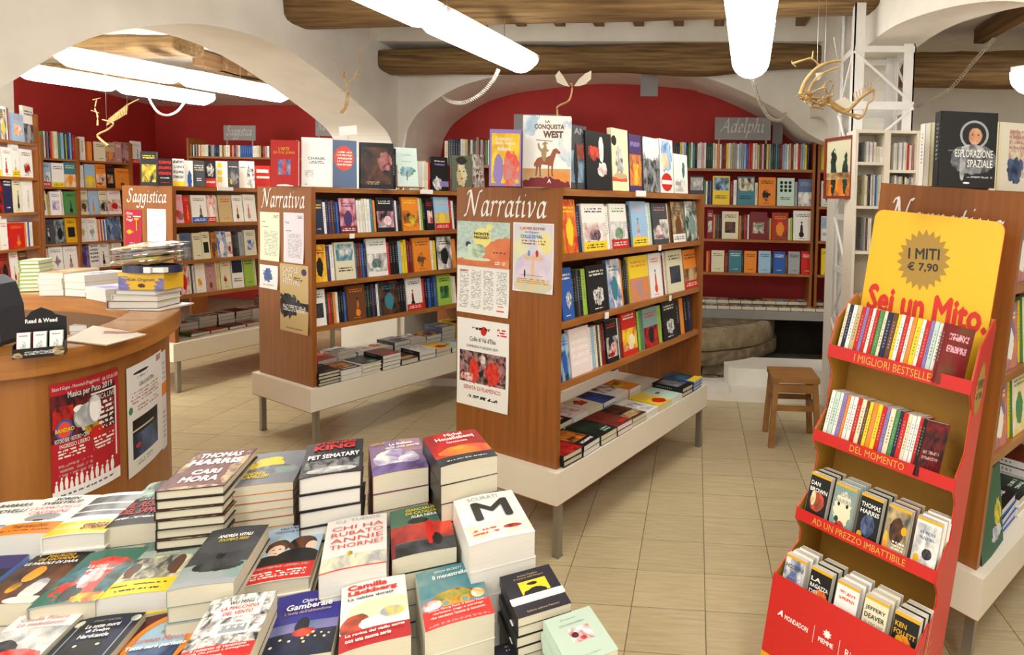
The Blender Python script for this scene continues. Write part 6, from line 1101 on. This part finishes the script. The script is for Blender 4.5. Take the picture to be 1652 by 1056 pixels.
# spec: title lines (text, u0, v0, u1, v1, colour, bold), cover shapes, base, thickness, copies, hard, spine colour, page, label
TB = {
 0: ('W', 'o .7 .1 .2 .15 N k 4;n 0 0 1 .3 B w 3', [('BARBARA', .3, .78, .9, .87, 'd', .02), ('NOVELLI', .35, .6, .95, .7, 'd', .02)], .03, 4, False, 'w', 'white novel with dark title capitals at the table’s far left corner'),
 1: ('W', 'b .5 .42 .28 .1 s;r .42 .33 .58 .36 k;r 0 0 1 .29 o;t .1 .08 .9 .13 m 1', [('SOREN', .3, .86, .72, .94, 'k', .02), ('SVEISTRUP', .18, .75, .86, .83, 'k', .02), ("L'UOMO DELLE", .1, .62, .94, .7, 'r', .0), ('CASTAGNE', .18, .5, .84, .58, 'r', .0), ('THE KILLING', .24, .15, .82, .22, 'k', .0)], .06, 3, False, 'w', 'white thriller with an orange band on the front table'),
 2: ('W', 'n .06 .42 .96 .92 s d 2;r 0 .7 1 .74 w;r 0 .52 .9 .55 w;r 0 0 1 .3 y;t .05 .12 .5 .2 c 2', [('STREGA', .52, .08, .95, .2, 'm', .03)], .04, 4, True, 'w', 'glossy white book with a yellow prize band on the front table'),
 3: ('2E2B2C', 'n 0 .6 1 1 q d 5;t .1 .12 .9 .18 w 1', [("LUCA D'ANDREA", .2, .52, .8, .57, 'w', 0), ('IL RESPIRO', .14, .36, .95, .48, 'r', .02), ('DEL SANGUE', .08, .22, .98, .34, 'r', .02)], .05, 4, False, 'T', 'dark thriller with bare trees and red capitals on the front table'),
 4: ('5E1A16', 'n 0 0 1 1 5A1814 7E3A22 5;m .92 .5 .1 .4 a 5A1814 6;m .05 .7 .08 .25 a 5A1814 6;m .5 .03 .4 .04 a 5A1814 6', [('THOMAS', .14, .8, .82, .93, 'W', .05), ('HARRIS', .08, .6, .92, .76, 'W', .06), ('CARI', .28, .34, .72, .47, 'W', .05), ('MORA', .22, .16, .78, .29, 'W', .05)], .024, 7, True, 'k', 'dark red thriller with white stencil capitals topping the hardback tower'),
 5: ('7E8188', 'b .35 .62 .3 .2 y;o .5 .42 .45 .14 s d 3;o .75 .4 .2 .1 s T 4', [('ANDREA', .06, .28, .42, .36, 'y', .03), ('CAMILLERI', .06, .18, .5, .27, 'y', .03)], .022, 9, False, 'o', 'grey novel with a yellow mushroom shape on the front table'),
 6: ('2A2C33', 'n .05 .1 .95 .42 k s 7;o .5 .12 .4 .08 s w 5;t .3 .02 .7 .05 s 1', [('STEPHEN', .16, .88, .86, .96, 'r', .03), ('KING', .14, .7, .86, .86, 'r', .05), ('PET SEMATARY', .08, .44, .94, .56, 'W', .04)], .044, 5, True, 'k', 'black horror hardback with red and white capitals on the front table'),
 7: ('8A7090', 'o .45 .42 .4 .28 w v 4;n 0 0 1 .25 v V 2;o .7 .35 .2 .12 W v 3;n .6 .6 1 1 P v 2', [('LUCA', .05, .88, .32, .96, 'Y', .03), ('La Ballata', .38, .8, .84, .88, 'W', .03), ('della città eterna', .3, .7, .96, .78, 'W', .02)], .05, 5, False, 'm', 'purple novel with two leaning faces on the front table'),
 8: ('C2401C', 'n 0 .3 1 1 r m 2;o .6 .35 .5 .16 o R 3;n 0 0 1 .22 k d 2;o .5 .42 .14 .04 y o 4;t .15 .08 .85 .12 w 1', [('Michel', .36, .84, .68, .93, 'W', .03), ('Houellebecq', .16, .68, .86, .82, 'W', .03), ('Serotonina', .32, .6, .7, .66, 'W', .02)], .05, 5, False, 'k', 'red and orange sunset novel at the table’s far right corner'),
 9: ('23201F', 'n 0 0 1 .75 N k 3;o .45 .55 .12 .16 Y o 5;o .4 .3 .08 .1 Y N 5;o .75 .25 .14 .2 w s 4;o .15 .35 .08 .12 N k 4;o .8 .06 .3 .07 w c 4', [('MAURIZIO', .3, .88, .75, .94, 'Y', .03), ('DE GIOVANNI', .22, .81, .84, .87, 'Y', .03), ('LE PAROLE DI SARA', .08, .73, .94, .79, 'W', .03)], .045, 3, False, 's', 'dark thriller with a white robed figure at the table’s left side'),
 10: ('35705E', 'm .55 .72 .38 .1 R r 4;m .5 .38 .4 .3 R r 3;m .15 .55 .2 .2 t G 5;m .9 .4 .15 .3 G t 5;m .8 .08 .3 .08 y r 6;m .45 .18 .14 .16 k G 5;m .52 .45 .14 .2 w P 3', [('La casa', .3, .62, .62, .68, 'W', .01), ('delle voci', .34, .54, .76, .6, 'W', .01)], .045, 3, True, 's', 'green and red jungle-leaf cover in clear film on the front table'),
 11: ('9FB0A0', 'n 0 .18 1 .66 c d 5;o .8 .5 .1 .16 N d 4;o .2 .45 .1 .12 N d 4;r .79 .3 .9 .5 N;r .15 .3 .27 .46 N;r 0 0 1 .24 y;t .1 .14 .9 .18 k 1;t .2 .05 .85 .1 k 1;n 0 .8 1 1 G T 2', [('Kate', .4, .88, .6, .94, 'W', .01), ('La sorella', .3, .74, .74, .81, 'c', .0), ('perduta', .34, .66, .72, .73, 'c', .0)], .045, 3, False, 'y', 'misty grey green novel with iron gates and a yellow band'),
 12: ('3A3B3E', 'n 0 0 1 .35 s T 2;o .55 .3 .4 .1 k d 4;b .5 .46 .08 .06 k;b .5 .7 .5 .2 d;r 0 0 1 .08 s', [('ANDREA VITALI', .24, .78, .82, .84, 'W', .03), ('DOCUMENTI, PREGO', .3, .7, .8, .76, 'y', .01)], .036, 3, False, 'T', 'black and grey novel with a vintage car on the front table'),
 13: ('A9C4DA', 'o .32 .6 .19 .13 k N 4;e .32 .53 .13 .1 E3C6AE;e .27 .55 .02 .01 k;e .37 .55 .02 .01 k;e .32 .48 .03 .008 m;e .24 .3 .26 .15 k;o .7 .62 .22 .14 k N 4;e .86 .56 .09 .09 E3C6AE;e .68 .33 .38 .2 k;r 0 0 1 .27 r;t .08 .2 .92 .26 P 1;t .1 .05 .9 .17 w 3', [('SALLY ROONEY', .24, .93, .76, .97, 'n', .01), ('PERSONE NORMALI', .18, .86, .84, .9, 'm', 0)], .036, 4, True, 'w', 'pale blue novel with two dark-haired heads and a red band'),
 14: ('DDD8D2', 'n 0 0 1 .25 s c 5;o .42 .27 .05 .04 y k 4;r 0 0 1 .02 r', [('C.J. TUDOR', .14, .88, .9, .95, 's', -.0), ('CHI HA', .1, .73, .94, .81, 'C8402F', .0), ('RUBATO', .1, .61, .94, .69, 'C8402F', .0), ('ANNIE', .1, .49, .94, .57, 'C8402F', .0), ('THORNE?', .1, .37, .94, .45, 'C8402F', .0)], .055, 3, False, 'c', 'pale grey thriller with spaced red capitals on the front table'),
 15: ('4C6F5C', 'n 0 .25 1 .6 m R 2;n 0 0 1 .24 d k 3;b .62 .4 .06 .26 r;b .72 .22 .08 .12 k;o .45 .66 .18 .06 k G 4;r 0 .0 .06 .4 m', [('GIANCARLO', .26, .88, .76, .94, 'y', .02), ('DE CATALDO', .26, .8, .82, .86, 'y', .02), ('ALBA NERA', .34, .72, .78, .78, 'W', .02), ('', 0, 0, 0, 0, 'w', 0)], .04, 4, False, 'G', 'green and brick red crime novel with long shadows'),
 16: ('EDEBE6', 'n 0 .06 1 .36 c W 2;t .1 .12 .5 .26 R 2;o .72 .2 .14 .04 m R 8', [('SCURATI', .2, .86, .7, .94, 's', -.0), ('M', .24, .42, .8, .8, 'k', .025)], .065, 2, False, 'w', 'thick white novel with a large black letter M'),
 17: ('E8E4E2', 'n 0 .3 1 .7 w s 3;o .25 .3 .3 .2 d k 4;o .6 .18 .4 .14 P r 4;n 0 0 1 .14 s w 3', [('Claudia Piñeiro', .16, .82, .86, .89, 'B96A6A', .0), ('Le maledizioni', .2, .72, .86, .79, 'B96A6A', .0)], .045, 2, False, 's', 'pale novel with blurred pink figures at the table’s near left corner'),
 18: ('1E2630', 'n .1 .0 .9 .9 k n 3;b .5 .3 .26 .3 k;o .08 .9 .07 .06 c s 5;o .92 .9 .07 .06 c s 5;e .34 .46 .03 .02 c;e .66 .46 .03 .02 c;r .1 .12 .12 .88 s;r .88 .12 .9 .88 s;r .0 .28 .12 .33 c', [('STUART TURTON', .3, .86, .7, .9, 's', .0), ('Le sette morti', .26, .75, .76, .82, 'W', .02), ('di Evelyn', .32, .66, .66, .73, 'W', .02), ('Hardcastle', .28, .57, .72, .64, 'W', .02)], .045, 2, False, 'T', 'black mystery with white lettering and curtain ornaments'),
 19: ('5A2219', 'e .5 .5 .46 .46 o;e .5 .5 .39 .39 C9874A;e .5 .5 .34 .34 9FC0D0;n .16 .0 .84 .42 n B 3;t .35 .95 .65 .98 w 1;o .5 .66 .06 .04 N a 5', [('Lorenzo Marone', .16, .5, .86, .58, 'R', .0), ('Tutto sarà perfetto', .1, .38, .92, .46, 'W', .03)], .04, 2, False, 'm', 'brown novel with an oval window onto blue sea'),
 20: ('E4E0D6', 'n 0 .2 1 1 w d 9;n .0 .3 .35 .9 w k 8;n .7 .2 1 .8 w k 8;r .2 .62 .86 .9 w;r .34 .34 .8 .52 w;r .38 .37 .76 .49 s;r 0 0 1 .2 r', [('WU MING 1', .34, .82, .76, .88, 'k', .02), ('LA MACCHINA', .26, .73, .82, .79, 'r', .02), ('DEL VENTO', .32, .64, .76, .7, 'r', .02), ('1 9 4 4', .4, .4, .74, .46, 'w', .02), ('Il romanzo di Ventotene.', .14, .13, .9, .17, 'w', .01), ("L'isola che pensò a immaginare", .08, .08, .95, .12, 'w', .01), ('il futuro.', .4, .02, .62, .06, 'w', .01)], .04, 3, False, 'k', 'white novel covered in black scribbled drawing with a red band'),
 21: ('34308A', 'n 0 0 1 .36 n k 3;n 0 .36 1 .5 B v 2;o .5 .44 .1 .13 k n 4;o .55 .34 .16 .06 m R 4;'+';'.join('m %.2f %.2f .02 .014 y W 5' % q for q in ((.15, .2), (.25, .28), (.12, .1), (.55, .25), (.62, .28), (.68, .32), (.72, .26), (.8, .3), (.85, .24), (.9, .28), (.38, .24), (.08, .05), (.58, .2))), [('Chiara', .4, .8, .62, .86, 'W', .01), ('Gamberale', .2, .7, .86, .79, 'W', .03), ("L'isola dell'abbandono", .2, .63, .86, .68, 'a', .0)], .04, 3, False, 'n', 'deep blue night novel with a seated figure and candle lights'),
 22: ('E6E2DA', 'o .6 .52 .5 .16 E6DDB0 c 6;o .22 .32 .22 .16 R N 3;b .5 .3 .22 .1 w;o .75 .42 .18 .08 y s 6;r 0 0 1 .24 B01E1E', [('Camilla', .1, .87, .7, .95, 'r', .05), ('Läckberg', .1, .76, .86, .85, 'r', .05), ('La gabbia dorata', .1, .69, .8, .74, 'd', .03), ('La regina del giallo torna', .08, .15, .92, .2, 'w', .03), ('con una nuova serie', .08, .08, .72, .13, 'w', .03)], .05, 3, False, 'w', 'white thriller with a red title, orange hair drawing and red band'),
 23: ('6F8A8C', 'n 0 .5 1 1 t T 2;o .5 .42 .34 .13 Y m 5;o .5 .46 .26 .06 g Y 6;o .15 .36 .14 .08 w R 6;o .85 .4 .1 .08 Y w 6;e .36 .34 .07 .06 Y;e .36 .34 .05 .043 T;e .64 .34 .07 .06 Y;e .64 .34 .05 .043 T;r 0 0 1 .29 D8382E;t .05 .02 .95 .07 P 1', [('SIMON BECKETT', .28, .88, .72, .92, 'W', .0), ('Il menestrello', .24, .77, .78, .84, 'W', .02), ('Johann Georg Faust. Il dottor Faust...', .08, .23, .94, .27, 'w', .01), ('ciarlatano, mago e astrologo', .14, .175, .88, .215, 'w', .01), ("che vendette l'anima al demonio.", .1, .12, .9, .16, 'w', .01)], .055, 2, False, 'w', 'teal novel with a golden fairground wagon and a red band'),
 24: ('26222E', 'r .26 .44 .8 .74 y;b .52 .66 .1 .04 k;b .52 .46 .2 .1 k;r 0 .26 1 .4 W;t .1 .28 .9 .37 c 2', [('Andrea Camilleri', .3, .86, .7, .9, 'a', .0), ("Il cuoco dell'Alcyon", .22, .79, .8, .84, 'a', .0), ('Sellerio editore Palermo', .2, .06, .8, .1, 'a', 0)], .02, 3, False, 'k', 'small dark violet novel with a yellow picture and white paper band'),
 25: ('B9CBB8', 'n .32 .36 .76 .66 P W 7;o .42 .52 .07 .06 k m 5;o .55 .42 .06 .04 R m 4', [('Qualche titolo'[:0] or 'Delitti', .3, .86, .6, .89, 'T', 0), ('Una notte italiana', .22, .74, .72, .79, 'T', 0), ('editore in Palermo', .3, .08, .7, .11, 'T', 0)], .022, 3, False, 'q', 'small mint green novel at the table’s near right corner'),
 26: ('2A2833', 'r .3 .2 .8 .6 q', [('Alessandro Robecchi', .3, .88, .82, .93, 'a', 0), ('I tempi nuovi', .32, .78, .78, .84, 'W', 0)], .02, 3, False, 'k', 'small dark novel cut by the bottom edge beside the mint one'),
 27: ('CDD8C4', 't .2 .6 .9 .9 s 3', [], .02, 3, False, 'q', 'pale green booklet at the very front of the table'),
 28: ('3A2C6A', 'n 0 0 1 .6 n k 3', [], .04, 3, False, 'n', 'dark blue book with bright blue edges beyond the left table side')}
HULL = []; KIND[0] = 'novel'
for k, (base, sh, tx, th, n, hard, spc, lb) in TB.items():
    v = CN[k]; z = zz_[k]; P = [bk(*q, 'z', z) for q in v]; near = (P[0]+P[1])/2; far = (P[2]+P[3])/2; xd = ((P[1]-P[0])+(P[3]-P[2]))/2; w = xd.length; l = (far-near).length
    fy = far-near; yaw = .65*math.atan2(xd.y, xd.x)+.35*(math.atan2(fy.y, fy.x)-pi/2); ydir = Vector((-math.sin(yaw), math.cos(yaw), 0)); l = min(.262, abs((far-near).dot(ydir))); c_ = (near+far)/2-ydir*l/2
    if k in (6, 4, 7): l = min(l, .235)
    n = max(1, min(12, int((z-TZ)/th+.6))) if k not in (16,) else n+2
    pmx = PAGEW if k in (14, 2, 1, 6, 16, 11) else PAGE
    if k == 28: pmx = plain('7FA0E8')
    o = stack((c_.x, c_.y), z, w*.985, l, yaw, n, th, cover('table%d' % k, base, sh, .2 if k in (10, 2, 16) else .3), plain(PAL[spc], .4), lb, hard, pmx, 'stack of '+lb.split(' with ')[0].split(' on ')[0][:50], zb=TZ, bulge=.004 if k not in (4, 24, 25, 26, 27) else 0, under='lower '+' '.join(lb.split(' on ')[0].split()[:10]).rstrip(','), jit=.003)
    for q in P: HULL.append((q.x, q.y))
    W_ = w*.985
    for s_, a, b, c, d, col, bo in tx:
        if not s_: continue
        text(s_, (c-a)*W_, (d-b)*l, mat('ink_'+col, col if len(col) > 1 else PAL[col], .45), o, Matrix.Translation((-W_/2+a*W_, -.0052 if k not in (4, 24, 25, 26, 27) else -.0004, b*l)), 'title_lettering', bold=bo)
    if k == 24: MB().box((-W_/2-.001, -.0022, l*.27), (W_/2+.001, -.0012, l*.4)).build('paper_band', PAPER, o)
# table slab: hull of the stacks
def hull(p):
    p = sorted(set(p)); cr = lambda o, a, b: (a[0]-o[0])*(b[1]-o[1])-(a[1]-o[1])*(b[0]-o[0])
    def half(q):
        h = []
        for x in q:
            while len(h) > 1 and cr(h[-2], h[-1], x) <= 0: h.pop()
            h.append(x)
        return h[:-1]
    return half(p)+half(p[::-1])
hp_ = hull(HULL); tb = empty('display_table', Matrix.Translation((0, 0, 0)), 'cream display table under the stacked novels at the front', 'table')
MB().prism(hp_, TZ-.11, TZ).build('table_top', CREAM, tb)
for q in (hp_[0], hp_[len(hp_)//4], hp_[len(hp_)//2], hp_[3*len(hp_)//4]):
    cx = sum(a for a, b in hp_)/len(hp_); cy = sum(b for a, b in hp_)/len(hp_); x, y = q[0]+(cx-q[0])*.12, q[1]+(cy-q[1])*.12; MB().box((x-.015, y-.015, 0), (x+.015, y+.015, TZ-.11)).build('leg', STEEL, tb)
print('TZ', TZ, {k: round(v, 3) for k, v in zz_.items()})
